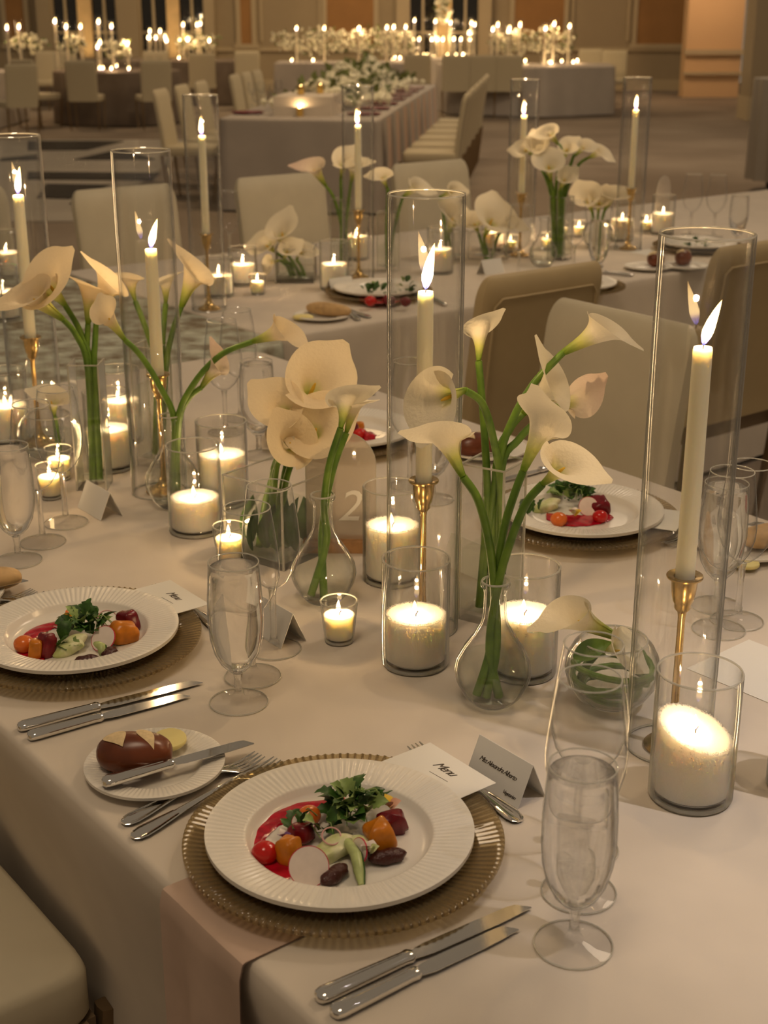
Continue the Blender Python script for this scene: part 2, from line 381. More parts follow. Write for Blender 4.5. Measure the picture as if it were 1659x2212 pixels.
# ------------------------------------------------------------------ tables with cloths
def rounded(pts, r, k=5):
    out = []; n = len(pts)
    for i in range(n):
        p = Vector(pts[i]); a = (Vector(pts[i-1]) - p).normalized(); b = (Vector(pts[(i+1) % n]) - p).normalized()
        for j in range(k):
            t = j/(k-1); q = p + a*r*(1-t)**2 + b*r*t**2
            out.append((q.x, q.y))
    return out
def cloth_table(name, label, corners, mat, wave=.012, nw=60, drop=.74, group=None, hang=0.0, cat='table'):
    pl = rounded(corners, .03, 4)
    # resample the outline
    P = [Vector(p) for p in pl]; n = len(P); seg = [(P[(i+1) % n]-P[i]).length for i in range(n)]; tot = sum(seg); m = max(60, int(tot/.05))
    S = []; acc = 0; i = 0
    for k in range(m):
        d = tot*k/m
        while acc + seg[i] < d: acc += seg[i]; i += 1
        S.append(P[i].lerp(P[(i+1) % n], (d-acc)/seg[i]))
    c = sum(S, Vector((0, 0)))/m; vs = []; fs = []
    nor = []
    for k in range(m):
        t = S[(k+1) % m] - S[k-1]; nv = Vector((t.y, -t.x)).normalized()
        if nv.dot(S[k]-c) < 0: nv = -nv
        nor.append(nv)
    levels = ((-.010, 0.0), (-.003, -.0015), (0.0, -.008), (.001, -.03), (.004, -.12), (.012, -.30), (.02, -.5), (.03, -drop))
    for q, (off, dz) in enumerate(levels):
        amp = wave*min(1, max(0, -dz-.02)/.3)
        for k in range(m):
            s = tot*k/m; f = math.sin(s*9+1.3*math.sin(s*3.1)) + .5*math.sin(s*17+2)
            p = S[k] + nor[k]*(off + amp*f - hang*min(1, max(0, -dz-.03)/.25)); vs.append((p.x, p.y, T + dz))
    for q in range(len(levels)-1):
        for k in range(m):
            j = (k+1) % m; fs.append((q*m+k, (q+1)*m+k, (q+1)*m+j, q*m+j))
    fs.append(tuple(range(m)))
    th = thing(name, label, cat, (0, 0, 0), group=group)
    mb = MB().add(vs, fs); me = mb.mesh('tablecloth', mat, ang=60)
    o = obj('tablecloth', me, th)
    return th
def q2(*l): return [(un(u, n).x, un(u, n).y) for u, n in l]
cloth_table('banquet_table', 'long near table under white linen carrying the two front salad plates', q2((-1.95, 0), (1.9, 0), (1.9, 1.36), (-1.95, 1.36)), 'linen', hang=.075)
cloth_table('banquet_table', 'corner table under mottled sage crushed velvet cloth at left', q2((-3.34, -.03), (-1.952, -.03), (-1.952, 1.47), (-3.34, 1.47)), 'crushed_velvet', wave=.004)
cloth_table('banquet_table', 'second white linen table behind the tan chair, joined to the velvet corner table', q2((-3.33, 1.473), (-2.03, 1.473), (-2.03, 5.3), (-3.33, 5.3)), 'linen', wave=.006)

# ------------------------------------------------------------------ chairs
def chair_meshes(tag_, back, seatm):
    def slab(y0, z0, z1, w0, w1, th, tilt, nz=22):
        def fn(u, v):      # u around, v up
            a = u*2*PI; v = 1-(1-v)**2.2; z = z0 + (z1-z0)*v; hw = (w0 + (w1-w0)*v)/2
            k = min(1, (1-v)/.12) if v > .88 else 1; kk = math.sqrt(max(0, 1-(1-k)**2))
            ex = 5; ca, sa = math.cos(a), math.sin(a)
            x = (hw - .03*(1-kk))*math.copysign(abs(ca)**(2/ex), ca); y = th/2*max(.12, kk)*math.copysign(abs(sa)**(2/ex), sa)
            zz = z - (.0 if v < .999 else 0)
            return (x, y0 + y - tilt*(v**1.3), zz)
        m = MB().grid(fn, 28, nz, wrap=True)
        m.f.append(tuple(i*nz+nz-1 for i in range(28))); m.f.append(tuple(i*nz for i in range(28))[::-1])
        return m
    b = slab(-.20, .40, .955, .43, .44, .055, .075).mesh('backrest', back)
    st = MB()
    def sf(u, v):
        a = u*2*PI; ca, sa = math.cos(a), math.sin(a); ex = 14
        prof = ((0, .40), (.98, .40), (1.0, .41), (1.0, .466), (.985, .476), (.95, .481), (.5, .487), (0, .489))
        r, z = prof[int(round(v*7))]
        return (.225*r*math.copysign(abs(ca)**(2/ex), ca), .02 + .23*r*math.copysign(abs(sa)**(2/ex), sa), z)
    st.grid(sf, 36, 8, wrap=True)
    s_ = st.mesh('seat', seatm, ang=50)
    def leg(sx, sy): return MB().loft([(0, 0, 0, .009, .009), (.2, 0, 0, .011, .011), (.41, 0, 0, .014, .014)], 8, 4, Matrix.Translation((sx*.20, .02+sy*.205, 0)) @ Matrix.Rotation(-sy*.10, 4, 'X') @ Matrix.Rotation(sx*.03, 4, 'Y') @ Matrix.Rotation(-PI/2, 4, 'Y')).mesh('leg', 'chair_metal')
    legs = [leg(a, c) for a in (-1, 1) for c in (-1, 1)]
    fr = MB().box(.43, .02, .05, (0, .238, .374)).box(.43, .02, .05, (0, -.198, .374)).box(.02, .43, .05, (.214, .02, .374)).box(.02, .43, .05, (-.214, .02, .374)).mesh('seat_frame', 'chair_rail')
    def pp(t): return (-.175 + .35*t, -.20-.0305-.075*.85, .90)
    path = [(-.19, -.2285-.02, .45), (-.19, -.245-.035, .75), (-.185, -.292, .875), (-.165, -.297, .895), (.165, -.297, .895), (.185, -.292, .875), (.19, -.245-.035, .75), (.19, -.2285-.02, .45)]
    pip = MB().tube(path, .0035, 6).mesh('piping', back)
    return dict(b=b, s=s_, legs=legs, fr=fr, pip=pip)
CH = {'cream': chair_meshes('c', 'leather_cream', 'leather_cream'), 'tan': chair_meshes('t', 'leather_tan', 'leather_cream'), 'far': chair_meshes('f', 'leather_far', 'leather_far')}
def chair(kind, loc, rz, label, group=None, detail=True):
    t = thing('dining_chair', label, 'chair', (loc[0], loc[1], 0), rz, group); d = CH[kind]
    obj('seat', d['s'], t); obj('backrest', d['b'], t)
    for l in d['legs']: obj('leg', l, t)
    if detail: obj('seat_frame', d['fr'], t); obj('piping', d['pip'], t)
    return t
# local +y of a chair is the way the sitter faces
FN, FNm, FU, FUm = ANG, ANG+PI, ANG-PI/2, ANG+PI/2      # face +n, -n, +u, -u
def ch_un(kind, u, n, face, label, group=None): 
    p = un(u, n, 0); return chair(kind, (p.x, p.y), face, label, group)
ch_un('cream', -.50, -.215, FN, 'cream chair pushed under the near table at lower left', 'chairs at the near table')
ch_un('cream', -1.055, 1.50, FNm, 'cream chair facing the camera behind the salad plate with edible flower', 'chairs at the near table')
ch_un('cream', -.36, 1.60, FNm, 'cream chair at right edge behind the two wine glasses', 'chairs at the near table')
ch_un('tan', -1.84, 2.02, FUm, 'tan chair with piped back seen from behind, drawn to second table', 'chairs at the second table')
ch_un('tan', -1.78, 2.86, FUm, 'tan chair back at right edge behind the tall glass sleeve', 'chairs at the second table')
ch_un('cream', -3.58, 2.71, FU, 'cream chair behind the low cube vase of callas on second table', 'chairs at the second table')
ch_un('cream', -3.62, 3.55, FU, 'cream chair behind the middle tall candle of second table', 'chairs at the second table')
ch_un('cream', -3.60, 2.0, FU, 'cream chair with dappled petal shadows seen through the left glass sleeve', 'chairs at the second table')
ch_un('cream', -3.95, 1.45, FU, 'cream chair at far left between the two left glass sleeves', 'chairs at the second table')

# ------------------------------------------------------------------ candles and glass
def rig(pts, k=1.0): return [(r*k, z*k) for r, z in pts]
def tube_profile(r, h, t, base=0.0):
    if base: return [(0, 0), (r*.93, 0), (r, .004), (r, h-.001), (r-t*.4, h), (r-t, h-.001), (r-t, base+.003), (r-t-.004, base), (0, base)]
    return [(r, 0), (r, h-.001), (r-t/2, h), (r-t, h-.001), (r-t, 0)]
def flame_mesh(key, mat, seg, rings):
    prof = [(0, 0), (.055, .06), (.105, .18), (.125, .32), (.105, .52), (.065, .75), (.025, .92), (0, 1.0)] if rings > 4 else [(0, 0), (.13, .3), (.08, .65), (0, 1)]
    m = MB().lathe(prof, seg)
    m.v = [(x + .10*z*z, y, z) for x, y, z in m.v]
    return cached(key, lambda: m.mesh('flame', mat, ang=180))
FLAME = flame_mesh('fl', 'flame', 8, 7); FLAME_FAR = flame_mesh('flf', 'flame_far', 5, 3)
LIGHTS = {}; NFAR = [0]
def add_flame(parent, z, h, lean=0.0, far=False, az=0.0, wk=1.0):
    o = obj('flame', FLAME_FAR if far else FLAME, parent, (0, 0, z), (lean*math.sin(az), lean*math.cos(az), 0), (h*wk, h*wk, h))
    pw = 12.57*(330 if far else 235)*.155*wk*h*h*(.75 if h < .03 else 1)
    k = (round(pw, 3), far)
    if k not in LIGHTS:
        l = bpy.data.lights.new('candle_light', 'POINT'); l.energy = pw; l.color = (1.0, .66, .33); l.shadow_soft_size = min(.0035, .12*h); LIGHTS[k] = l
    if far:
        NFAR[0] += 1
        if NFAR[0] % 3: return o
    lo = bpy.data.objects.new('candle_light', LIGHTS[k]); COL.objects.link(lo); lo.parent = parent; lo.location = (.05*h*math.cos(az), 0, z + h*.6)
    return o
def bead(r, z, b=.0009, seg=40):
    return cached(('bead', r, z, b), lambda: MB().lathe([(r + b*math.cos(a*PI/3), z + b*math.sin(a*PI/3)) for a in range(6)], seg, loop=True).mesh('rim', 'glass_rim'))
def sleeve(loc, label, h=.61, r=.051, group='tall glass sleeves'):
    me = cached(('slv', h, r), lambda: MB().lathe(tube_profile(r, h, .0026), 48, loop=True).mesh('glass_sleeve', 'glass'))
    t = thing('glass_sleeve', label, 'candle sleeve', loc, group=group)
    obj('tube', me, t); obj('rim', bead(r-.0013, h, .0014, 48), t); obj('rim', bead(r-.0013, .0014, .0014, 48), t)
    return t
STICK = [(0, 0), (.033, 0), (.0335, .003), (.030, .006), (.020, .010), (.011, .018), (.0065, .030), (.0048, .05), (.0044, .17), (.0055, .176), (.0095, .181), (.0095, .186), (.0118, .190), (.0140, .200), (.0155, .2165), (.0165, .2175), (.0205, .219), (.0212, .221), (.0205, .2225), (.0130, .221), (.0118, .2185), (.0115, .198), (0, .198)]
def taper(loc, slabel, clabel, hlabel, ch=.29, lean=.12, fh=.052, off=(0, 0), far=False, sl_h=.61, az=0.0):
    if hlabel: sleeve(loc, hlabel, sl_h)
    st = thing('candlestick', slabel, 'candlestick', (loc[0]+off[0], loc[1]+off[1], loc[2]+.0005), group='brass candlesticks')
    k = next(i for i, p in enumerate(STICK) if p[1] >= .186)
    obj('base', cached('stb', lambda: MB().lathe(STICK[:8] + [(0, .05)], 32).mesh('base', 'brass')), st)
    obj('stem', cached('sts', lambda: MB().lathe([(0, .048), (.0048, .05), (.0044, .17), (.0055, .176), (0, .177)], 20).mesh('stem', 'brass')), st)
    obj('cup', cached('stc', lambda: MB().lathe([(0, .175)] + STICK[9:], 32).mesh('cup', 'brass')), st)
    cn = thing('taper_candle', clabel, 'candle', (loc[0]+off[0], loc[1]+off[1], loc[2]+.199), group='ivory taper candles')
    obj('wax', cached(('tw', ch), lambda: MB().lathe([(0, 0), (.0112, 0), (.0112, ch*.4), (.0106, ch-.004), (.0098, ch), (.006, ch-.001), (0, ch-.003)], 24).mesh('wax', 'wax')), cn)
    obj('wick', cached(('wk', ch), lambda: MB().tube([(0, 0, ch-.004), (.0006, 0, ch+.004), (.002, 0, ch+.008)], .0007, 6).mesh('wick', 'wick')), cn)
    add_flame(cn, ch+.002, fh, lean, az=az)
    return cn
def granules():
    r = random.Random(3); m = MB()
    for i in range(420):
        a = r.uniform(0, 2*PI); q = r.uniform(.0365, .0412) if i < 330 else .0413; z = .0855 + r.uniform(0, .0022) - (0 if i < 330 else r.uniform(0, .02)); s = r.uniform(.0005, .001)
        x, y = q*math.cos(a), q*math.sin(a)
        m.add([(x+s, y, z), (x-s, y, z), (x, y+s, z), (x, y-s, z), (x, y, z+s), (x, y, z-s)], [(0, 2, 4), (2, 1, 4), (1, 3, 4), (3, 0, 4), (2, 0, 5), (1, 2, 5), (3, 1, 5), (0, 3, 5)])
    return m.mesh('granules', 'wax_white', flat=True)
def pillar(loc, label, clabel, h=.152, r=.0455, wax=.085, tilt=0.0, taz=0.0, fh=.020, lean=.25, az=2.6, group='glass cylinders of granulated wax'):
    gt = thing('glass_cylinder', label, 'candle holder', loc, group=group)
    obj('glass', cached(('pil', h, r), lambda: MB().lathe(tube_profile(r, h, .0024, .009), 48).mesh('glass_cylinder', 'glass')), gt); obj('rim', bead(r-.0012, h, .0013, 48), gt)
    obj('base_ring', bead(r-.0035, .0038, .0030, 48), gt)
    c = thing('pillar_candle', clabel, 'candle', (loc[0], loc[1], loc[2]+.0095), group='granulated wax candles')
    k = r/.0455; sx = (k*1.0, k*1.0, wax/.085)
    def body():
        return MB().lathe([(0, 0), (.038, 0), (.041, .003), (.0413, .083), (.0405, .0855), (.037, .0855), (.033, .0825), (.02, .081), (0, .0805)], 48).mesh('wax', 'wax_white')
    if tilt:
        def tb():
            m = MB().lathe([(0, 0), (.038, 0), (.041, .003), (.0413, .03), (.0413, .083), (.0405, .0855), (.037, .0855), (.033, .0825), (.02, .081), (0, .0805)], 48)
            m.v = [(x, y, z + (tilt*(x*math.cos(taz)+y*math.sin(taz)) if z > .05 else 0)) for x, y, z in m.v]; return m.mesh('wax', 'wax_white')
        obj('wax', tb(), c, scale=sx)
        g = granules(); 
        for v in g.vertices: v.co.z += tilt*(v.co.x*math.cos(taz)+v.co.y*math.sin(taz))
        gr = obj('granules', g, c, scale=sx)
    else:
        obj('wax', cached('pw', body), c, scale=sx); gr = obj('granules', cached('pg', granules), c, scale=sx)
    gr['kind'] = 'stuff'
    obj('wick', cached('pwk', lambda: MB().tube([(0, 0, -.003), (.0005, 0, .004), (.003, 0, .008)], .0008, 6).mesh('wick', 'wick')), c, (0, 0, wax-.004))
    add_flame(c, wax+.001, fh, lean, az=az, wk=1.35)
    return c
def votive(loc, label, clabel, k=1.0, wax=.040, group='small clear votive cups'):
    prof = [(0, 0), (.0195, 0), (.0205, .002), (.0265, .0615), (.026, .0625), (.0245, .0615), (.0195, .008), (0, .007)]
    gt = thing('votive_cup', label, 'votive cup', loc, group=group)
    obj('glass', cached(('vot', k), lambda: MB().lathe(rig(prof, k), 32).mesh('votive_cup', 'glass')), gt); obj('rim', bead(.0255*k, .0618*k, .0012, 32), gt); obj('base_ring', bead(.0180*k, .003, .0024, 32), gt)
    c = thing('votive_candle', clabel, 'candle', (loc[0], loc[1], loc[2]+.0078*k), group='votive candles')
    obj('wax', cached(('vw', k), lambda: MB().lathe(rig([(0, 0), (.0185, 0), (.0222, .033), (.0205, .034), (.015, .0325), (0, .032)], k), 32).mesh('wax', 'wax')), c)
    obj('wick', MC.get('pwk') or cached('pwk', lambda: MB().tube([(0, 0, -.003), (.0005, 0, .004), (.003, 0, .008)], .0008, 6).mesh('wick', 'wick')), c, (0, 0, .031*k))
    add_flame(c, .036*k, .021, .2, az=2.4, wk=1.3)

# near table: tall sleeves
taper(at(1442, 1610), 'brass candlestick in the right foreground sleeve', 'tall ivory taper burning at far right foreground', 'tall clear glass sleeve at right foreground', lean=.22, off=(.004, -.003))
taper(at(912, 1354), 'brass candlestick in the centre sleeve behind the front glass cylinder', 'tall ivory taper burning at centre behind the drooping calla', 'tall clear glass sleeve at centre of near table', ch=.285, lean=.08, fh=.062)
taper(at(346, 1062), 'copper toned candlestick behind the slim bottle vase on left', 'tall ivory taper burning left of centre beside calla blooms', 'tall glass sleeve left of centre near the velvet table', ch=.245, lean=.18, off=(.008, 0))
taper(at(86, 958), 'brass candlestick at far left edge behind the square vase', 'tall ivory taper burning at far left edge', 'tall glass sleeve cut by the left picture edge', ch=.30, lean=.05, off=(0, 0))
# second table tall sleeves
for px, py, s, ch in ((452, 668, 'leftmost', .30), (775, 600, 'second', .29), (1122, 552, 'third', .29), (1356, 538, 'rightmost', .30)):
    taper(at(px, py), 'brass candlestick of the %s tall candle on second table' % s, '%s tall taper candle burning on the second table' % s, '%s tall glass sleeve on the second table' % s, ch=ch, lean=R.uniform(.05, .2), fh=.05, az=R.uniform(0, 6))
# pillars on the near table
pillar(at(897, 1432), 'glass cylinder standing front and centre beside the small votive', 'white granulated candle in the front centre glass cylinder', wax=.063)
pillar(at(1490, 1718), 'large glass cylinder at right foreground before the brass stick', 'white granulated candle with sloping top in right foreground', r=.047, h=.155, tilt=.42, taz=2.6, wax=.074)
pillar(at(1128, 1450), 'glass cylinder behind the bottle vase of three callas', 'white granulated candle behind the bottle vase of three callas', wax=.076)
pillar(at(847, 1250), 'glass cylinder between table number and centre sleeve', 'white granulated candle between table number and centre sleeve', wax=.08)
pillar(at(424, 1146), 'glass cylinder beside the left bottle vase', 'white granulated candle beside the left bottle vase', wax=.052)
pillar(at(484, 1085), 'glass cylinder behind the left front one, near the cube vase', 'white granulated candle half hidden near the cube vase', wax=.082)
pillar(at(240, 1010), 'glass cylinder behind the square stem vase', 'white granulated candle behind the square stem vase', wax=.07)
pillar(at(262, 952), 'further glass cylinder behind the square stem vase', 'further white granulated candle behind the square stem vase', wax=.078)
pillar(at(20, 955), 'glass cylinder at left edge by the brass stick', 'white granulated candle at left edge by the brass stick', wax=.07)
pillar(at(1742, 1700), 'glass cylinder cut off by the right picture edge', 'white granulated candle cut off by the right edge')
votive(at(733, 1385), 'small votive cup in front of the round bottle vase', 'small candle in the front votive cup')
votive(at(497, 1213), 'small votive cup seen through the wine glasses', 'small candle seen through the wine glasses')
votive(at(130, 1035), 'small votive cup seen behind the left wine glass', 'small candle behind the left wine glass')
votive(at(112, 1075), 'second small votive cup behind the left wine glass', 'second small candle behind the left wine glass')
# second and corner table pillars and votives
for px, py, hh, nm in ((474, 640, .12, 'short glass cylinder front left on second table'), (526, 615, .12, 'glass cylinder behind the front left one on second table'), (722, 625, .152, 'glass cylinder beside salad plate on second table'), (950, 590, .152, 'glass cylinder seen through the centre sleeve on second table'), (1064, 540, .12, 'glass cylinder under the big white bloom on second table'), (1342, 520, .152, 'glass cylinder below the rightmost tall candle'), (1430, 506, .152, 'glass cylinder under the far arched table number'), (770, 560, .152, 'glass cylinder behind the second tall sleeve'), (18, 598, .152, 'glass cylinder at left edge on the velvet table'), (12, 690, .152, 'nearer glass cylinder at left edge on the velvet table')):
    pillar(at(px, py), nm, 'granulated candle in ' + nm.replace('short ', '').replace('nearer ', 'the nearer '), h=hh, wax=hh*.48, group='glass cylinders on the far tables')
for px, py, nm in ((557, 636, 'tiny votive cup beside the front glass cylinder of second table'), (1102, 545, 'votive cup beside the third tall candle of second table'), (1182, 540, 'votive cup among the calla stems of second table'), (1395, 500, 'votive cup beside the far arched table number'), (1212, 515, 'votive cup behind the water goblet of second table'), (1250, 512, 'right votive cup behind the low calla bowl')):
    votive(at(px, py), nm, 'small candle in the ' + nm, group='votive cups on the second table')

# ------------------------------------------------------------------ drinking glasses
FOOT = [(0, .0012), (.033, .0006), (.0375, .0010), (.0375, .0022), (.035, .0030), (.022, .0045), (.010, .008), (.006, .014)]
def bowl_shell(outer, t):
    inner = [(max(r-t, 0), z) for r, z in outer][::-1]
    inner[-1] = (0, outer[0][1] + t*2.2)
    return outer + [(outer[-1][0]-t/2, outer[-1][1]+t*.4)] + inner
G_BOWL = [(.0065, .043), (.013, .048), (.021, .057), (.0285, .072), (.0330, .092), (.0350, .115), (.0345, .145), (.0315, .193)]
W_BOWL = [(.0055, .092), (.013, .096), (.024, .106), (.034, .123), (.0392, .143), (.0398, .160), (.0375, .185), (.0335, .215), (.0302, .238)]
def stemware(kind, loc, label, group, water=False):
    bowl, zt = (G_BOWL, .043) if kind == 'goblet' else (W_BOWL, .092)
    t = thing('water_goblet' if kind == 'goblet' else 'wine_glass', label, 'glass', loc, group=group)
    obj('bowl', cached(kind+'b', lambda: MB().lathe([(0, bowl[0][1]+.001)] + bowl, 48).mesh('bowl', 'glass_fine')), t)
    obj('rim', bead(bowl[-1][0]-.0005, bowl[-1][1]+.0004), t)
    obj('stem', cached(kind+'s', lambda: MB().lathe([(.0075, .0118), (.0055, .016), (.0048, .024), (.0045, zt*.6), (.0050, zt-.008), (.0066, zt-.0005), (0, zt+.0006)], 20).mesh('stem', 'glass_stem')), t)
    obj('foot', cached(kind+'f', lambda: MB().lathe(FOOT + [(0, .0145)], 40).mesh('foot', 'glass_foot')), t)
    obj('foot_rim', bead(.0372, .0016, .0009, 40), t)
    if water:
        def wm():
            pr = [(0, .047)] + [(r-.0016, z+.0015) for r, z in G_BOWL[1:7]] + [(.0310, .180), (.0302, .1865), (.0295, .1872), (0, .1866)]
            return MB().lathe(pr, 40).mesh('water', 'water')
        obj('water', cached('gw', wm), t)
    return t
def gset(items, place, group):
    for kind, px, py, wt, lab in items: stemware(kind, at(px, py), lab + ' ' + place, group, wt)
gset((('goblet', 1238, 2042, True, 'full water goblet nearest the camera'), ('wine', 1250, 1928, False, 'empty wine glass just behind the full goblet'), ('wine', 1258, 1835, False, 'rear empty wine glass beside the fishbowl')), 'at the front place', 'glasses at the front place')
gset((('goblet', 516, 1518, True, 'full water goblet beside the fluted knives'), ('wine', 546, 1462, False, 'front empty wine glass'), ('wine', 592, 1402, False, 'rear empty wine glass by the votive')), 'at the left place', 'glasses at the left place')
gset((('goblet', 40, 1212, True, 'water goblet'), ('wine', 93, 1172, False, 'middle wine glass'), ('wine', 143, 1130, False, 'right wine glass before the square vase')), 'at the left edge', 'glasses at the left edge')
gset((('goblet', 1547, 1310, True, 'water goblet behind the tall sleeve'), ('wine', 1552, 1361, False, 'left wine glass behind the tall sleeve'), ('wine', 1592, 1342, False, 'right wine glass before the seeded bread')), 'at right', 'glasses at the right place')
gset((('wine', 488, 935, False, 'left wine glass before the velvet table'), ('wine', 520, 905, False, 'right wine glass before the velvet table'), ('goblet', 560, 985, True, 'water goblet hidden behind the calla cluster')), 'across the near table', 'glasses across the near table')
gset((('goblet', 935, 1080, True, 'water goblet seen through the centre sleeve'), ('wine', 885, 1050, False, 'wine glass seen left of the centre taper')), 'across from the camera', 'glasses across the near table')
gset((('wine', 498, 560, False, 'wine glass right of the leftmost tall candle'), ('goblet', 1290, 600, True, 'water goblet beyond the tan chair back'), ('wine', 1490, 510, False, 'left wine glass near the far right end'), ('wine', 1541, 512, False, 'right wine glass near the far right end'), ('goblet', 1590, 535, True, 'water goblet at the far right end'), ('wine', 1120, 600, False, 'wine glass before the third tall candle'), ('wine', 1238, 590, False, 'wine glass left of the far goblet')), 'on second table', 'glasses on the second table')

# ------------------------------------------------------------------ plates
def ribbed(name, mat, prof, thick, nrib, seg):
    vs = []; fs = []; n = len(prof)
    for side in (0, 1):
        for r, z, a in prof:
            for i in range(seg):
                th = 2*PI*i/seg; c = math.cos(nrib*th)
                vs.append((r*math.cos(th), r*math.sin(th), z + a*c - (thick if side else 0)))
    for side in (0, 1):
        for k in range(n-1):
            for i in range(seg):
                j = (i+1) % seg; o = side*n*seg
                q = (o+k*seg+i, o+k*seg+j, o+(k+1)*seg+j, o+(k+1)*seg+i)
                fs.append(q[::-1] if side else q)
    for i in range(seg):
        j = (i+1) % seg; a = (n-1)*seg; b = n*seg + (n-1)*seg
        fs.append((a+i, b+i, b+j, a+j)[::-1])
    fs.append(tuple(range(seg))); fs.append(tuple(n*seg+i for i in range(seg))[::-1])
    m = MB().add(vs, fs)
    return m.mesh(name, mat, ang=55)
CHG = ribbed('charger', 'amber_glass', [(.085, .0050, 0), (.105, .0055, .0), (.110, .0085, .0008), (.116, .0115, .0012), (.14, .0160, .0014), (.160, .0200, .0014), (.166, .0212, .0014), (.168, .0204, .0006)], .0042, 120, 720)
PLT = ribbed('dinner_plate', 'porcelain', [(.02, .0065, 0), (.078, .0065, 0), (.088, .0078, 0), (.0935, .012, 0), (.0965, .0180, 0), (.0985, .0196, .0001), (.101, .0202, .0005), (.118, .0225, .0007), (.132, .0245, .0006), (.1375, .0252, .0002), (.140, .0248, 0)], .0048, 110, 660)
BPL = ribbed('bread_plate', 'porcelain', [(.01, .0045, 0), (.045, .0045, 0), (.050, .0062, 0), (.053, .0095, .0001), (.056, .0105, .0004), (.072, .0130, .0004), (.079, .0142, .0002), (.081, .0138, 0)], .0036, 84, 504)
def charger(p, label): return tag(obj('charger_plate', CHG, None, p + Vector((0, 0, .0002))), label, 'charger', 'amber glass chargers')
def dplate(p, label): return tag(obj('dinner_plate', PLT, None, p + Vector((0, 0, .0078))), label, 'plate', 'white ribbed dinner plates')
def bplate(p, label): return tag(obj('bread_plate', BPL, None, p + Vector((0, 0, .0002))), label, 'plate', 'white bread plates')

# ------------------------------------------------------------------ cutlery (local +x from handle end to tip)
def knife_meshes(L, hl):
    st = [(0, 0, .005, .004, .003), (.002, 0, .0055, .0075, .0048), (.008, 0, .006, .0092, .0056), (hl*.5, 0, .006, .0082, .0054), (hl-.010, 0, .006, .0068, .005), (hl-.004, 0, .006, .0078, .0055), (hl, 0, .0058, .006, .0044)]
    h = MB().loft(st, 16, 2.6)
    for s in (-1, 0, 1):
        h.tube([(.009, s*.0048, .0107-.0012*abs(s)), (hl*.5, s*.0042, .0110-.0012*abs(s)), (hl-.012, s*.0034, .0106-.0012*abs(s))], .0011, 6)
    b = MB(); n = 14; x0 = hl-.002; vs = []; fs = []
    for i in range(n):
        t = i/(n-1); x = x0 + (L-x0)*t
        up = .0085*(1 if t < .8 else math.sqrt(max(0, 1-((t-.8)/.2)**2))); dn = .0085 if t < .55 else .0085*(1-.35*((t-.55)/.45)**2)
        if t < .12: dn = .005 + .0035*t/.12; up = .005+.0035*t/.12
        y1 = -dn; y2 = up
        if t > .985: y1, y2 = -.0062, -.0050
        z = .0052 - .0018*t
        vs += [(x, y1, z-.0003), (x, y2, z-.0009), (x, y2, z+.0009), (x, y1, z+.0003)]
    for i in range(n-1):
        for k in range(4): fs.append((i*4+k, i*4+(k+1) % 4, i*4+4+(k+1) % 4, i*4+4+k))
    fs += [(3, 2, 1, 0), tuple((n-1)*4+k for k in range(4))]
    b.add(vs, fs)
    return h.mesh('handle', 'silver'), b.mesh('blade', 'silver', ang=30)
def fork_meshes(L):
    hb = L*.70
    st = [(0, 0, .0035, .004, .0012), (.004, 0, .0037, .0085, .0016), (.014, 0, .004, .0105, .0019), (.03, 0, .0045, .0095, .0019), (.06, 0, .006, .006, .002), (hb*.75, 0, .009, .0036, .0022), (hb-.008, 0, .0105, .0030, .0022), (hb, 0, .0098, .0042, .0018), (hb+.008, 0, .0078, .0088, .0015), (hb+.018, 0, .0048, .0118, .0013), (hb+.024, 0, .0035, .0120, .0011)]
    h = MB().loft(st, 12, 2.2)
    h.tube([(.006, -.007, .0052), (.014, -.0085, .0057), (.03, -.0075, .0062), (.06, -.0042, .0075)], .0010, 5).tube([(.006, .007, .0052), (.014, .0085, .0057), (.03, .0075, .0062), (.06, .0042, .0075)], .0010, 5)
    tn = []
    for k in range(4):
        y = (-1.5+k)*.0062
        tn.append(MB().loft([(hb+.020, y, .0042, .0021, .0011), (hb+.035, y*.99, .0030, .0018, .0011), (L-.01, y*.97, .0048, .0015, .0010), (L, y*.96, .0068, .0008, .0006)], 8, 2.4).mesh('tine', 'silver'))
    return h.mesh('handle', 'silver'), tn
KN = {'dinner': knife_meshes(.245, .105), 'salad': knife_meshes(.212, .095), 'butter': knife_meshes(.185, .085)}
FK = {'dinner': fork_meshes(.215), 'salad': fork_meshes(.198)}
def knife(kind, p0, p1, label, z=0.0, z1=None, group='knives'):
    d = p1-p0; t = thing('knife', label, 'knife', p0 + Vector((0, 0, z)), group=group)
    pitch = 0.0 if z1 is None else math.atan2(z1-z, d.length)
    t.rotation_euler = Euler((0, -pitch, math.atan2(d.y, d.x)), 'XYZ')
    obj('handle', KN[kind][0], t); obj('blade', KN[kind][1], t); return t
def fork(kind, p0, p1, label, z=0.0, group='forks', pitch=0.0):
    d = p1-p0; t = thing('fork', label, 'fork', p0 + Vector((0, 0, z)), group=group)
    t.rotation_euler = (0, -pitch, math.atan2(d.y, d.x))
    obj('handle', FK[kind][0], t)
    for m in FK[kind][1]: obj('tine', m, t)
    return t
def text_mesh(s, size, mat='ink', shear=.48, depth=.00015):
    cu = bpy.data.curves.new('lettering', 'FONT'); cu.body = s; cu.size = size; cu.shear = shear; cu.extrude = depth; cu.align_x = 'CENTER'; cu.align_y = 'CENTER'; cu.space_character = .80
    cu.resolution_u = 3
    o = bpy.data.objects.new('tmp', cu); COL.objects.link(o)
    dg = bpy.context.evaluated_depsgraph_get(); dg.update()
    me = bpy.data.meshes.new_from_object(o.evaluated_get(dg)); bpy.data.objects.remove(o)
    me.materials.clear(); me.materials.append(MATS[mat]); return me
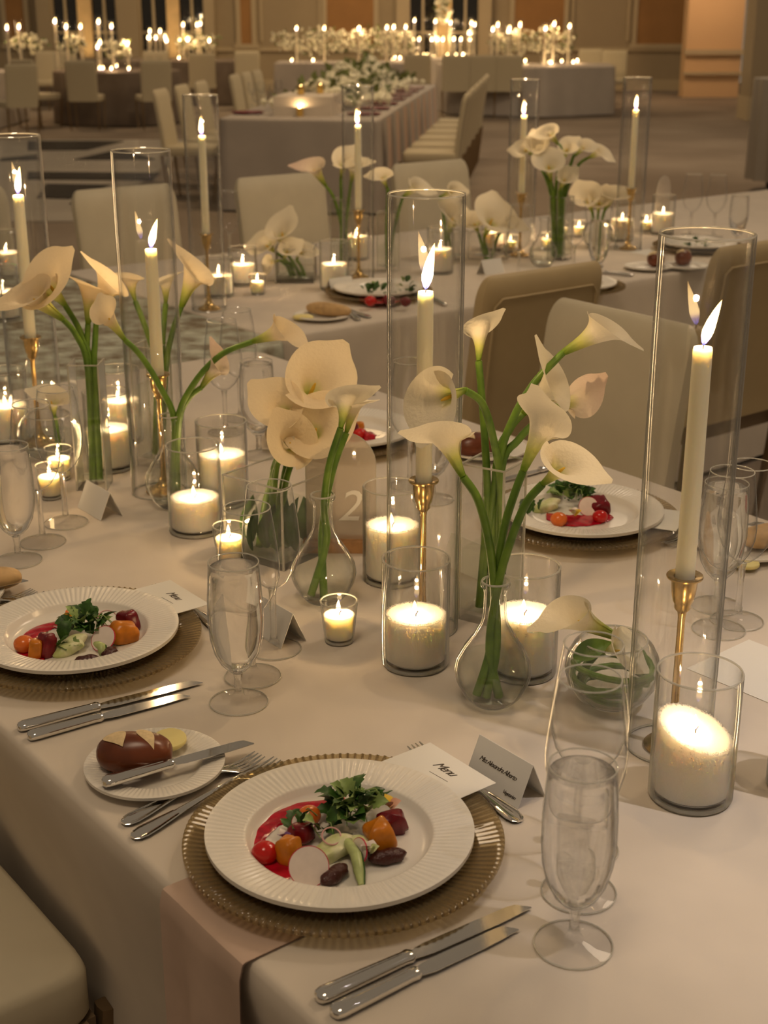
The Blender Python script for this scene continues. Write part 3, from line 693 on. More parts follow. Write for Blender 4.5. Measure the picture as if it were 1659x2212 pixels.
def menu_card(cu_, cn, label, rz=None, w=.115, l=.092, z=.0195, tiltx=.0, text='Menu'):
    p = un(cu_, cn, T + z); c = tag(obj('menu_card', MB().box(w, l, .0006).mesh('menu_card', 'paper', flat=True), None, p, (tiltx, 0, ANG if rz is None else rz)), label, 'card', 'menu cards')
    if text:
        obj('lettering', text_mesh(text, .017), c, (0, .020, .0005)); obj('flourish', MB().box(.03, .0006, .0002).mesh('flourish', 'ink'), c, (.008, .004, .0004), (0, 0, .06))
    return c
def place_card(p, rz, label, lines=(), w=.089, h=.052):
    t = thing('place_card', label, 'card', p, rz, group='tent place cards')
    a = .42
    me = cached(('pc', w, h), lambda: MB().box(w, .0007, h, (0, 0, h/2)).mesh('panel', 'paper', flat=True))
    yo = h*math.sin(a)
    f = obj('front_panel', me, t, (0, -yo, 0.0004), (-a, 0, 0)); obj('back_panel', me, t, (0, yo, 0.0004), (a, 0, 0))
    for s, x, z, size in lines: obj('lettering', text_mesh(s, size), f, (x, -.0006, z), (PI/2, 0, 0))
    return t
# front place
C1 = un(.054, .177)
charger(C1, 'amber ribbed glass charger under the front salad plate'); dplate(C1 + Vector((-.004, -.004, 0)), 'white ribbed dinner plate nearest the camera')
knife('dinner', un(.231, .017), un(.244, .262), 'long fluted dinner knife right of the front plate, nearer the plate')
knife('salad', un(.256, .016), un(.262, .227), 'shorter outer knife nearest the camera at the front place')
fork('salad', un(-.131, .016), un(-.161, .211), 'outer fork between bread plate and front charger')
fork('dinner', un(-.100, .011), un(-.142, .251), 'inner fork with tines by the front charger rim')
fork('salad', un(.129, .359, T), un(-.072, .370, T), 'dessert fork lying beneath the front menu card', .0)
menu_card(.022, .322, 'white menu card tucked under the front plate', z=.0240)
place_card(un(.062, .398), ANG, 'folded tent card with script lettering beside the front menu', (('Miss Alexandra Alberto', -.002, .029, .0082), ('Vegetarian', .026, .009, .0062)))
BP = un(-.211, .100); bplate(BP, 'white bread plate with pretzel roll beside the front forks')
knife('butter', un(-.192, .024), un(-.171, .212), 'butter knife resting on the front bread plate', .0165)
# left place
C2 = un(-.572, .182)
charger(C2, 'amber ribbed glass charger under the left salad plate'); dplate(C2 + Vector((-.003, 0, 0)), 'white ribbed dinner plate at left under the second salad')
knife('dinner', un(-.399, .014), un(-.373, .261), 'long fluted dinner knife beside the left plate')
knife('salad', un(-.370, .014), un(-.350, .227), 'shorter outer knife beside the left plate')
fork('salad', un(-.757, .016), un(-.787, .215), 'outer fork left of the left plate')
fork('dinner', un(-.726, .011), un(-.768, .251), 'inner fork left of the left plate')
fork('salad', un(-.497, .362), un(-.698, .372), 'dessert fork behind the left plate')
menu_card(-.60, .328, 'white menu card tucked under the left plate', z=.0240)
place_card(un(-.44, .42), ANG, 'tent card half hidden behind the left goblet')
bplate(un(-.84, .10), 'bread plate cut by the left picture edge'); knife('butter', un(-.82, .024), un(-.80, .212), 'butter knife at the left picture edge', .0165)
# places across the near table
C3 = un(-.496, 1.085)
charger(C3, 'amber glass charger in front of the cream chair'); dplate(C3, 'white dinner plate with edible flower salad across the table')
menu_card(-.385, 1.165, 'white menu card at right of the plate across the table', rz=ANG+PI/2+.5, z=.0240, text='', l=.07, w=.10)
knife('dinner', un(-.74, 1.33), un(-.75, 1.09), 'knife beside the plate across the table'); fork('dinner', un(-.34, 1.33), un(-.33, 1.09), 'fork right of the plate across the table'); fork('salad', un(-.30, 1.33), un(-.30, 1.13), 'outer fork near the tall right sleeve')
bplate(un(-.245, 1.21), 'bread plate at the right edge with seeded bread')
C4 = un(-1.14, 1.06)
charger(C4, 'amber charger behind the big calla cluster'); dplate(C4, 'white dinner plate half hidden behind the calla cluster')
bplate(un(-.90, 1.23), 'bread plate with a dark pretzel roll before the cream chair'); knife('dinner', un(-1.40, 1.33), un(-1.41, 1.09), 'knife behind the table number sign')
place_card(un(-.46, .80), ANG+PI, 'blank white tent card behind the centre sleeve'); pcs = place_card(un(-1.06, .46), ANG, 'tent card in shade behind the left wine glasses'); obj('lettering', MB().tube([(-.014+.0014*i, .0005, .003*math.sin(i*2.1)+.0012*math.sin(i*.9)) for i in range(21)], .0004, 4).mesh('scribble', 'ink'), pcs.children[0], (0, -.0008, .028)); menu_card(.085, .87, 'large cream card lying at the right edge', rz=ANG+.05, z=.0006, text='', w=.2, l=.14)
C5 = un(.16, 1.12); charger(C5, 'charger at the right picture edge'); dplate(C5, 'dinner plate at the right picture edge')
knife('dinner', un(-.05, 1.32), un(-.045, 1.08), 'upper knife at the right picture edge'); knife('salad', un(-.02, 1.30), un(-.02, 1.06), 'lower knife at the right picture edge')
# second table places
C6 = at(818, 640); charger(C6, 'charger on the second table beside the brass stick'); dplate(C6, 'white salad plate on the second table seen through the sleeve')
bplate(at(695, 688), 'bread plate with long tan roll on the second table'); fork('salad', at(800, 688), at(708, 662), 'bright fork beside the long roll on second table'); fork('salad', at(775, 694), at(745, 670), 'fork behind the long roll on second table')
knife('dinner', at(962, 662), at(915, 640), 'knife on second table right of the centre taper'); place_card(at(735, 632), ANG+PI/2, 'tent card before the second table salad')
C7 = at(1235, 628); charger(C7, 'charger half hidden behind the tan chair'); dplate(C7, 'dinner plate half hidden behind the tan chair'); knife('dinner', at(1368, 598), at(1290, 590), 'knife on second table right of the tan chair')
bplate(at(1400, 582), 'left small bread plate on second table'); bplate(at(1478, 580), 'right small bread plate seen through the right sleeve')
C8 = at(1508, 540); charger(C8, 'charger seen through the right sleeve'); dplate(C8, 'dinner plate seen through the right sleeve')
menu_card(*to_un(at(1400, 545))[:2], 'dark edged menu card on second table by the glass cylinder', rz=ANG+PI/2, z=.0006, text=''); place_card(at(1060, 590), ANG+PI/2, 'tent card on second table left of the tan chair')
fork('dinner', at(1300, 575), at(1255, 590), 'fork on the second table behind the tan chair')
# napkin of the front place
def napkin():
    def fn(a, b):
        u = -.002 + .150*a
        s = b*.55                       # run: from under the charger to the edge, then down
        if s < .17: n, z = .165 - s, .0016
        elif s < .20: t = (s-.17)/.03; n, z = -.005 - .004*math.sin(t*PI/2) , .0016 - .012*(t**1.5)
        else: n, z = -.011 - .02*(s-.2) + .006*math.sin(a*9)*min(1, (s-.2)/.1), -.0104 - (s-.2)
        u2 = u + (a-.5)*-.02*max(0, (s-.2))/.3
        p = un(u2, n, T + z + .0006*math.sin(a*7)); return tuple(p)
    m = MB().grid(fn, 18, 60); n = len(m.v)
    m2 = MB().add(m.v, m.f).add([(x-NX.x*.0012, y-NX.y*.0012, z+.0012) for x, y, z in m.v], [f[::-1] for f in m.f])
    return m2.mesh('napkin', 'linen_blush')
tag(obj('napkin', napkin()), 'blush linen napkin hanging over the table edge under the front charger', 'napkin')

# ------------------------------------------------------------------ bread and butter
def roll(p, rz, L, Wd, H, label, crust='crust', slashes=2, group='bread rolls'):
    t = thing('bread_roll', label, 'bread roll', p + Vector((0, 0, H*.93)), rz, group)
    obj('crust', cached(('rl', L, Wd, H, crust), lambda: MB().blob(L, Wd, H, 2.15, .05, 4, 32, 18).mesh('crust', crust)), t)
    for k in range(slashes):
        x0 = (-.42 + .78*k)*L
        def fn(a, b):
            s = a*2-1; x = x0 + s*L*.20; wv = (.0120 if k == 0 else .0085)*math.sin(PI*(.02+.97*a)**.65)
            xx = x + (b-.5)*2*wv; yy = Wd*(.42 - .56*(s+1)) + (b-.5)*wv*.6
            q = max(0.02, 1-(abs(xx)/L)**2.15-(abs(yy)/Wd)**2.15)
            return (xx, yy, H*q**(1/2.15) + .0012)
        obj('slash', MB().grid(fn, 16, 7).mesh('slash', 'crumb'), t)
    return t
roll(at(293, 1662, T+.006), ANG+.95, .045, .027, .024, 'glossy brown pretzel roll on the front bread plate')
tag(obj('butter_pat', MB().lathe([(0, 0), (.019, 0), (.0205, .002), (.0205, .005), (.0195, .0062), (0, .0064)], 32).mesh('butter', 'butter'), None, at(366, 1603, T+.0155), (.12, 0, 0)), 'round yellow butter pat on the front bread plate', 'butter')
roll(at(-22, 1275, T+.006), .4, .05, .024, .018, 'tan bread at the left picture edge', 'tan_bread', 0)
roll(at(1028, 985, T+.006), ANG+1.2, .046, .028, .025, 'dark pretzel roll before the cream chair')
roll(at(1652, 1178, T+.006), .5, .05, .03, .018, 'seeded tan bread at the right edge', 'tan_bread', 0)
roll(at(710, 682, T+.006), -.45, .075, .024, .020, 'long tan roll on the second table', 'tan_bread', 0)
roll(at(1415, 575, T+.006), .3, .03, .024, .026, 'left dark red roll on second table'); roll(at(1475, 572, T+.006), .3, .03, .024, .028, 'right dark red roll on second table')
tag(obj('butter_pat', MB().blob(.03, .018, .008, 2.3).mesh('butter', 'butter'), None, at(655, 685, T+.012)), 'butter curl beside the long roll', 'butter')
tag(obj('butter_pat', MB().lathe([(0, 0), (.019, 0), (.0205, .002), (.0205, .005), (.0195, .0062), (0, .0064)], 32).mesh('butter', 'butter'), None, at(1612, 1222, T+.006)), 'butter pat at the right edge bread plate', 'butter')

# ------------------------------------------------------------------ salads
FZ = T + .0150
def lies(p, me, name, label, cat, rot=(0, 0, 0), group=None, parts=()):
    if parts:
        t = thing(name, label, cat, p, group=group, rot=rot)
        for nm, m, l, r in parts: obj(nm, m, t, l, r)
        return t
    return tag(obj(name, me, None, p, rot), label, cat, group)
def smear(outer, inner, label, z=FZ):
    n = 26
    def samp(pts, t):
        x = t*(len(pts)-1); i = min(int(x), len(pts)-2); f = x-i
        p0 = pts[max(i-1, 0)]; p1 = pts[i]; p2 = pts[i+1]; p3 = pts[min(i+2, len(pts)-1)]
        return [0.5*((2*p1[k]) + (-p0[k]+p2[k])*f + (2*p0[k]-5*p1[k]+4*p2[k]-p3[k])*f*f + (-p0[k]+3*p1[k]-3*p2[k]+p3[k])*f**3) for k in (0, 1)]
    r = random.Random(5)
    def fn(a, b):
        o, i = samp(outer, a), samp(inner, a); jit = r.uniform(-.6, .6)
        px, py = o[0]+(i[0]-o[0])*b, o[1]+(i[1]-o[1])*b
        if b > .9: px += jit*2; py += jit*2
        e = math.sin(PI*min(1, max(0, b)))**.5
        p = at(px, py, z + .0016*e + .0005*math.sin(a*40+b*9)); return tuple(p)
    return tag(obj('beet_sauce', MB().grid(fn, 60, 9).mesh('sauce', 'beet_sauce')), label, 'sauce', 'beet sauces')
def radish(px, py, r, label, tilt=.9, rz=0.0, z=.014):
    disc = MB().lathe([(0, -.0007), (r*.965, -.0007), (r*.965, .0007), (0, .0007)], 36).mesh('flesh', 'radish')
    rim = MB().lathe([(r*.962, -.0008), (r, -.0007), (r, .0007), (r*.962, .0008)], 36, loop=True).mesh('skin', 'radish_skin')
    return lies(at(px, py, FZ+z), None, 'radish_slice', label, 'radish', (tilt, 0, rz), 'radish slices', (('flesh', disc, None, None), ('skin', rim, None, None)))
def chunk(px, py, s, mat, label, name='beet_cube', cat='beet', ex=4.0, seed=0, z=None, rot=None, group='beet pieces'):
    r = random.Random(seed+17); sx, sy, sz = (1.16*q for q in (s if isinstance(s, tuple) else (s, s*.9, s*.8)))
    return lies(at(px, py, FZ + (sz*.8 if z is None else z)), MB().blob(sx, sy, sz, ex, .12, seed, 20, 12).mesh(name, mat, ang=60), name, label, cat, rot or (r.uniform(-.3, .3), r.uniform(-.3, .3), r.uniform(0, 3)), group)
def date(px, py, label, L=.019, rz=.5, w=.0085): return lies(at(px, py, FZ+w*.8), MB().blob(L, w, w*.9, 2.2, .16, 3, 24, 12).mesh('pecan', 'pecan'), 'candied_pecan', label, 'nut', (0, 0, rz), 'candied nuts')
def tomato(px, py, s, mat, label): return lies(at(px, py, FZ+s*.75), MB().blob(s*1.1, s*1.05, s*.95, 2.0, .03, 2, 24, 14).mesh('tomato', mat), 'cherry_tomato', label, 'tomato', (0, 0, 0), 'small tomatoes')
def leaf_fn(L, Wd, curl, cup, lob=0.0, ph=0.0):
    def fn(a, b):
        x = L*a; wv = Wd*math.sin(PI*min(1, a*.97+.02)**.8)*(1+lob*math.sin(a*26+ph)); y = (b-.5)*2*wv
        return (x, y, curl*math.sin(a*2.2) + cup*abs(y)/max(Wd, 1e-5)*.5)
    return fn
def heap(px, py, label, n=16, R0=.022, H=.03, seed=1, stems=7, z=.006):
    t = thing('salad_greens', label, 'salad greens', at(px, py, FZ+z), group='heaps of salad greens'); r = random.Random(seed)
    for i in range(n):
        L = r.uniform(.012, .028); me = MB().grid(leaf_fn(L, L*r.uniform(.28, .48), L*r.uniform(.1, .5), L*.25, .22, r.uniform(0, 6)), 9, 5).mesh('leaf', 'greens' if r.random() < .8 else 'greens_pale')
        a = r.uniform(0, 2*PI); q = R0*math.sqrt(r.random())
        obj('leaf', me, t, (q*math.cos(a), q*math.sin(a), H*r.uniform(.1, 1)*(1-.7*q/R0)), (r.uniform(-.6, .6), r.uniform(-.9, .2), a + r.uniform(-.8, .8)))
    for i in range(stems):
        a = r.uniform(0, 2*PI); L = r.uniform(.018, .034); b = a+r.uniform(-1, 1)
        p0 = Vector((R0*.5*math.cos(a), R0*.5*math.sin(a), H*.6)); p2 = p0 + Vector((L*math.cos(b), L*math.sin(b), -H*.35)); p1 = (p0+p2)/2 + Vector((0, 0, .009))
        obj('sprout_stem', MB().tube([p0, p0.lerp(p1, .6), p1, p1.lerp(p2, .5), p2], .0006, 5).mesh('sprout', 'greens_pale'), t)
    return t
def ring(px, py, r, label, z=.02, rot=(.5, .2, 0)):
    pts = [(r*math.cos(a*2*PI/20), r*math.sin(a*2*PI/20), 0) for a in range(21)]
    return lies(at(px, py, FZ+z), MB().tube(pts, .0009, 6).mesh('onion', 'onion'), 'onion_ring', label, 'onion', rot, 'onion rings')
def endive(px, py, label, rz=0.0, L=.035, Wd=.012, z=.006): return lies(at(px, py, FZ+z), MB().blob(L/2, Wd, .009, 2.4, .25, 8, 22, 12).mesh('endive', 'endive'), 'endive_piece', label, 'endive', (0, -.3, rz), 'endive pieces')
def cuke(p0, p1, label, z=.006, w=.0055):
    a, b = at(*p0, FZ+z+.008), at(*p1, FZ+.004); mid = (a+b)/2 + Vector((.004, 0, .006)); t = thing('cucumber_spear', label, 'cucumber', a, group='cucumber spears')
    pts = [Vector((0, 0, 0)), (mid-a)*.55, mid-a, (mid-a).lerp(b-a, .55), b-a]
    obj('flesh', MB().tube(pts, [w*.5, w, w*1.1, w, w*.45], 10).mesh('flesh', 'cucumber'), t)
    obj('skin', MB().tube([p + Vector((.0022, .001, -.0018)) for p in pts], [w*.4, w*.86, w*.95, w*.86, w*.35], 10).mesh('skin', 'cucumber_skin'), t)
def petals(px, py, mats, label, s=.010, z=.02):
    t = thing('edible_flower', label, 'flower', at(px, py, FZ+z), group='edible flowers')
    for i, m in enumerate(mats):
        obj('petal', MB().grid(leaf_fn(s*1.3, s*.6, s*.3, s*.3), 8, 5).mesh('petal', m), t, (0, 0, .001*i), (.3, -.5, i*2*PI/len(mats)))
pl = ' on the front plate'
smear([(745, 1722), (690, 1728), (616, 1740), (570, 1767), (541, 1800), (534, 1844), (556, 1887), (598, 1910), (626, 1898)], [(742, 1744), (700, 1750), (645, 1762), (600, 1788), (574, 1812), (590, 1828), (620, 1846), (632, 1868), (632, 1884)], 'curved smear of crimson beet sauce' + pl)
tomato(572, 1842, .0125, 'tomato', 'red cherry tomato in the sauce' + pl)
chunk(624, 1838, (.0105, .009, .0125), 'beet_gold', 'golden beet cube beside the radish' + pl, seed=1)
radish(667, 1872, .0205, 'large round radish slice leaning upright' + pl, 1.0, 0, .0145)
date(722, 1890, 'dark glazed nut right of the round radish' + pl, rz=.9); date(836, 1850, 'dark glazed nut under white petals' + pl, .020, .25)
endive(712, 1838, 'pale endive wedge at the middle' + pl, .5, .05, .014); endive(760, 1825, 'green tinged endive piece' + pl, -.6, .04, .011)
cuke((742, 1806), (780, 1912), 'curved cucumber spear pointing at the camera' + pl)
radish(776, 1838, .0135, 'thin radish slice seen edge on' + pl, 1.25, -1.0, .013)
chunk(820, 1806, (.0150, .013, .0145), 'beet_gold', 'large golden beet piece at right' + pl, seed=4, ex=3.4)
chunk(846, 1778, (.0135, .008, .0125), 'beet_red', 'dark red beet wedge behind the golden beet' + pl, seed=5)
chunk(650, 1800, (.0115, .010, .009), 'beet_red', 'dark beet piece left of the greens' + pl, seed=6)
tomato(668, 1762, .0115, 'tomato_orange', 'orange tomato half behind the radish' + pl)
radish(655, 1778, .0125, 'pink radish slice near the sauce' + pl, .5, .4, .010)
heap(768, 1756, 'heap of dark green salad leaves' + pl, 48, .024, .036, 2, 12); heap(700, 1782, 'small green sprig reaching left' + pl, 9, .017, .014, 5, 3); heap(648, 1795, 'tiny sprig beside the sauce' + pl, 5, .008, .010, 9, 1)
ring(716, 1806, .0098, 'thin pink onion ring' + pl); petals(798, 1842, ['endive', 'radish', 'endive', 'radish', 'endive'], 'white edible petals over the nut' + pl, .010, .012)
petals(842, 1746, ['petal_pink', 'petal_yellow', 'petal_pink'], 'pink and yellow petals behind the greens' + pl, .012, .016); petals(612, 1812, ['petal_violet', 'radish', 'petal_violet'], 'violet petals beside the golden beet' + pl, .008, .012)
pl = ' on the left plate'
smear([(150, 1338), (110, 1344), (72, 1356), (46, 1376), (32, 1404), (44, 1424), (70, 1433), (92, 1432)], [(150, 1350), (122, 1356), (98, 1366), (80, 1380), (76, 1394), (84, 1408), (92, 1416), (97, 1424)], 'crimson beet sauce smear' + pl)
tomato(52, 1392, .013, 'tomato_orange', 'orange tomato at left' + pl); chunk(78, 1403, (.009, .008, .012), 'beet_gold', 'narrow golden beet cube' + pl, seed=2)
chunk(101, 1394, (.010, .009, .015), 'beet_red', 'upright dark beet piece' + pl, seed=3); endive(150, 1396, 'pale endive roll at the front' + pl, .6, .05, .014, .008)
heap(184, 1364, 'heap of green microgreens' + pl, 48, .025, .038, 12, 12); heap(120, 1396, 'small leaf sprig at left' + pl, 6, .013, .012, 15, 2); radish(223, 1380, .0185, 'oval radish slice leaning on the golden beet' + pl, .85, -.5, .014)
chunk(267, 1366, (.017, .014, .0135), 'beet_gold', 'large golden beet piece at right' + pl, seed=7, ex=3.2); chunk(277, 1343, (.012, .010, .014), 'beet_red', 'dark red beet wedge at the back right' + pl, seed=8)
date(187, 1428, 'dark glazed pecan at the front' + pl, .017, .3, .009); date(237, 1413, 'dark glazed pecan further right' + pl, .014, 1.2, .0095); cuke((205, 1390), (222, 1420), 'cucumber spear between the pecans' + pl)
ring(232, 1335, .013, 'thin pink onion ring' + pl); petals(150, 1335, ['petal_yellow', 'tomato_orange', 'petal_yellow'], 'amber petal behind the greens' + pl, .010, .01); petals(130, 1365, ['petal_violet', 'radish'], 'violet petal near the sauce' + pl, .009, .012)
pl = ' on the plate across the table'
smear([(1180, 1122), (1220, 1136), (1270, 1136), (1310, 1128), (1326, 1118)], [(1180, 1108), (1220, 1112), (1262, 1112), (1300, 1108), (1320, 1112)], 'red beet sauce' + pl)
heap(1236, 1078, 'mound of dark greens' + pl, 44, .028, .038, 22, 6); heap(1160, 1112, 'broad green leaf at left' + pl, 6, .018, .010, 23, 0); chunk(1294, 1092, (.016, .014, .012), 'beet_red', 'dark beet wedge at right' + pl, seed=11)
radish(1271, 1094, .017, 'radish slice leaning on the greens' + pl, 1.1, 0, .014); tomato(1207, 1122, .013, 'tomato_orange', 'orange tomato at the front' + pl); petals(1240, 1114, ['petal_yellow', 'radish', 'endive', 'radish', 'endive'], 'pale yellow edible flower' + pl, .012, .012)
tomato(1296, 1116, .012, 'tomato', 'red tomato in sauce' + pl); endive(1180, 1094, 'pale endive piece' + pl, .3, .05, .014); chunk(1136, 1090, .010, 'beet_red', 'small dark beet at left' + pl, seed=14)
pl = ' on the plate behind the callas'
smear([(700, 950), (740, 958), (790, 955), (815, 940)], [(700, 936), (740, 934), (780, 932), (800, 932)], 'red beet sauce' + pl)
heap(712, 922, 'dark green leaves' + pl, 16, .028, .028, 31, 3); chunk(752, 926, (.018, .015, .014), 'beet_red', 'dark beet piece' + pl, seed=21); tomato(778, 938, .013, 'tomato', 'red tomato' + pl); chunk(735, 945, .012, 'beet_red', 'second dark beet piece' + pl, seed=22); chunk(798, 945, .010, 'beet_sauce', 'bright red beet at right' + pl, seed=23); chunk(775, 920, .009, 'beet_gold', 'golden beet bit' + pl, seed=24)
pl = ' on the second table plate'
smear([(775, 650), (805, 655), (845, 655), (870, 650)], [(778, 640), (805, 640), (845, 640), (868, 642)], 'red beet sauce' + pl)
heap(805, 636, 'dark green mound' + pl, 18, .035, .04, 41, 0); heap(872, 634, 'dark green leaves at right' + pl, 12, .03, .045, 43, 0); tomato(800, 650, .016, 'tomato', 'red tomato at the front' + pl); tomato(876, 652, .015, 'beet_red', 'dark beet at right' + pl); chunk(840, 648, .014, 'beet_red', 'dark beet at the middle' + pl, seed=31)
heap(1508, 534, 'dark salad heap seen through the right sleeve', 14, .04, .03, 45, 0)

# ------------------------------------------------------------------ vases
def lathe_vase(name, prof_out, t, label, loc, group, waterz=None, seg=48):
    th = thing(name, label, 'vase', loc, group=group)
    inner = [(max(r-t, .0), z) for r, z in prof_out if z > .006][::-1]
    prof = [(0, 0)] + prof_out + [(prof_out[-1][0]-t/2, prof_out[-1][1]+t*.4)] + inner + [(0, .007)]
    obj('glass', cached((name, 'g'), lambda: MB().lathe(prof, seg).mesh('glass', 'glass')), th)
    obj('rim', bead(prof_out[-1][0]-t/2, prof_out[-1][1]+.0004, .0014), th)
    if waterz:
        wp = [(0, .0075)] + [(r-t-.0006, max(z, .0076)) for r, z in prof_out if .004 < z < waterz]
        def wr_(z):
            for (r0, z0), (r1, z1) in zip(prof_out, prof_out[1:]):
                if z0 <= z <= z1: return r0+(r1-r0)*(z-z0)/(z1-z0+1e-9)
        wp += [(wr_(waterz)-t-.0006, waterz), (0, waterz-.0004)]
        obj('water', cached((name, 'w'), lambda: MB().lathe(wp, 40).mesh('water', 'water_thin')), th)
    return th
BOTTLE = [(.024, 0), (.028, .003), (.038, .014), (.0465, .032), (.049, .045), (.0465, .060), (.037, .078), (.025, .096), (.017, .112), (.0145, .126), (.0142, .150), (.0150, .157), (.0185, .161), (.0190, .164), (.0180, .1665)]
def bottle(px, py, label, wz=.062): return lathe_vase('bottle_vase', BOTTLE, .0022, label, at(px, py), 'round bottle vases', wz)
bottle(1063, 1516, 'round bottle vase in front holding three callas'); bottle(700, 1296, 'round bottle vase behind the front votive holding upright calla'); bottle(376, 1092, 'round bottle vase at left holding three arching callas')
def square_vase(loc, s, h, label, rz, base=.016, waterz=None, group='square glass vases', t=.003):
    th = thing('square_vase', label, 'vase', loc, rz, group); o = s/2; i = o-t
    vs = [(a*o, b*o, 0) for a, b in ((-1, -1), (1, -1), (1, 1), (-1, 1))] + [(a*o, b*o, h) for a, b in ((-1, -1), (1, -1), (1, 1), (-1, 1))] + [(a*i, b*i, h) for a, b in ((-1, -1), (1, -1), (1, 1), (-1, 1))] + [(a*i, b*i, base) for a, b in ((-1, -1), (1, -1), (1, 1), (-1, 1))]
    fs = [(3, 2, 1, 0), (12, 13, 14, 15)]
    for k in range(3):
        for j in range(4): fs.append((k*4+j, k*4+(j+1) % 4, k*4+4+(j+1) % 4, k*4+4+j))
    obj('glass', MB().add(vs, fs).mesh('glass', 'glass', flat=True), th)
    for a_, b_ in ((-1, -1), (1, -1), (1, 1), (-1, 1)): obj('edge', cached(('sqe', h), lambda: MB().box(.0028, .0028, h).mesh('edge', 'glass_rim', flat=True)), th, (a_*(o-.0012), b_*(o-.0012), h/2))
    for k_ in range(4): obj('rim', cached(('sqr', s), lambda: MB().box(s, .0028, .0022).mesh('rim', 'glass_rim', flat=True)), th, ((0, -o+.0014, h), (o-.0014, 0, h), (0, o-.0014, h), (-o+.0014, 0, h))[k_], (0, 0, k_*PI/2))
    if waterz:
        q = i-.0006; obj('water', MB().box(q*2, q*2, waterz-base-.001, (0, 0, (waterz+base)/2)).mesh('water', 'water_thin', flat=True), th)
    return th
square_vase(at(205, 1050), .056, .236, 'tall square vase packed with calla stems at left', ANG+.9, waterz=.14)
square_vase(at(1058, 1330), .070, .236, 'tall square vase behind the bottle vase holding five callas', ANG+.35, waterz=.11)
square_vase(at(338, 1000), .056, .236, 'tall square vase behind the left tall candle', ANG+.5, waterz=.16)
square_vase(at(606, 1190), .128, .135, 'wide cube vase lined with a green leaf under calla cluster', ANG+.25, base=.012, waterz=.08)
square_vase(at(640, 605), .128, .11, 'low cube vase of callas on the second table', ANG+.9, waterz=.06)
square_vase(at(738, 575), .056, .23, 'slim square vase with pink edged calla on second table', ANG+.3, waterz=.1)
square_vase(at(1208, 560), .065, .22, 'square vase of many callas on the second table', ANG+.3, waterz=.1)
square_vase(at(838, 585), .056, .2, 'slim square vase seen left of centre sleeve', ANG+.3, waterz=.09)
square_vase(at(1055, 560), .10, .10, 'low square vase holding the big white bloom', ANG+.3)
square_vase(at(970, 560), .10, .10, 'low vase seen through the centre sleeve', ANG+.3)
lathe_vase('bottle_vase', BOTTLE, .0022, 'round bottle vase before the callas of second table', at(1172, 575), 'round bottle vases', .06)
BOWLP = [(.022, 0), (.028, .002), (.044, .013), (.056, .032), (.060, .050), (.057, .068), (.050, .082), (.043, .090)]
FISH = at(1318, 1520)
lathe_vase('fishbowl_vase', BOWLP, .0022, 'round fishbowl with curled calla stems behind the wine glasses', FISH, 'fishbowl vases', .05)
lathe_vase('fishbowl_vase', BOWLP, .0022, 'small fishbowl of three callas on second table', at(1290, 535), 'fishbowl vases', .05)
lathe_vase('fishbowl_vase', BOWLP, .0022, 'small fishbowl hidden behind the left wine glass', at(110, 990), 'fishbowl vases', .045)

# ------------------------------------------------------------------ calla lilies
def spathe_mesh(flare, roll, tipl, seed, mat):
    r = random.Random(seed); w1, w2 = r.uniform(0, 6), r.uniform(0, 6)
    def fn(u, v):
        th = (u-.5)*2*PI*1.13; tp = math.cos(max(-PI, min(PI, th))/2)**2
        Lr = .66 + .34*tp; k = max(0, (v-.72)/.28)
        rad = .045 + .085*v**.8 + flare*v**3.4 + roll*k**2*(.5+.5*tp) + .012*k*math.sin(3*th+w1)
        z = v*Lr - roll*.85*k**2.2*(1-.4*tp) + .018*k*math.sin(2*th+w2)
        rad *= 1 - .16*(u-.5)
        tf = math.exp(-(th/.26)**2)*max(0, (v-.80)/.20)**2
        rad += tipl*tf; z += tipl*.55*tf
        return (rad*math.cos(th), rad*math.sin(th)*.94, z)
    return MB().grid(fn, 40, 18).mesh('spathe', mat, ang=180)
SPM = {}
def spathe(flare, roll, tipl, seed, mat):
    k = (flare, roll, tipl, seed, mat)
    if k not in SPM: SPM[k] = spathe_mesh(*k)
    return SPM[k]
SPADIX = MB().lathe([(0, 0), (.028, .01), (.036, .15), (.034, .4), (.02, .52), (0, .55)], 12).mesh('spadix', 'spadix')
def smooth_path(P, n=5):
    out = []
    for i in range(len(P)-1):
        p0, p1, p2, p3 = P[max(i-1, 0)], P[i], P[i+1], P[min(i+2, len(P)-1)]
        for j in range(n):
            f = j/n; out.append(.5*((2*p1) + (p2-p0)*f + (2*p0-5*p1+4*p2-p3)*f*f + (3*p1-p0-3*p2+p3)*f**3))
    out.append(P[-1]); return out
NCAL = [0]
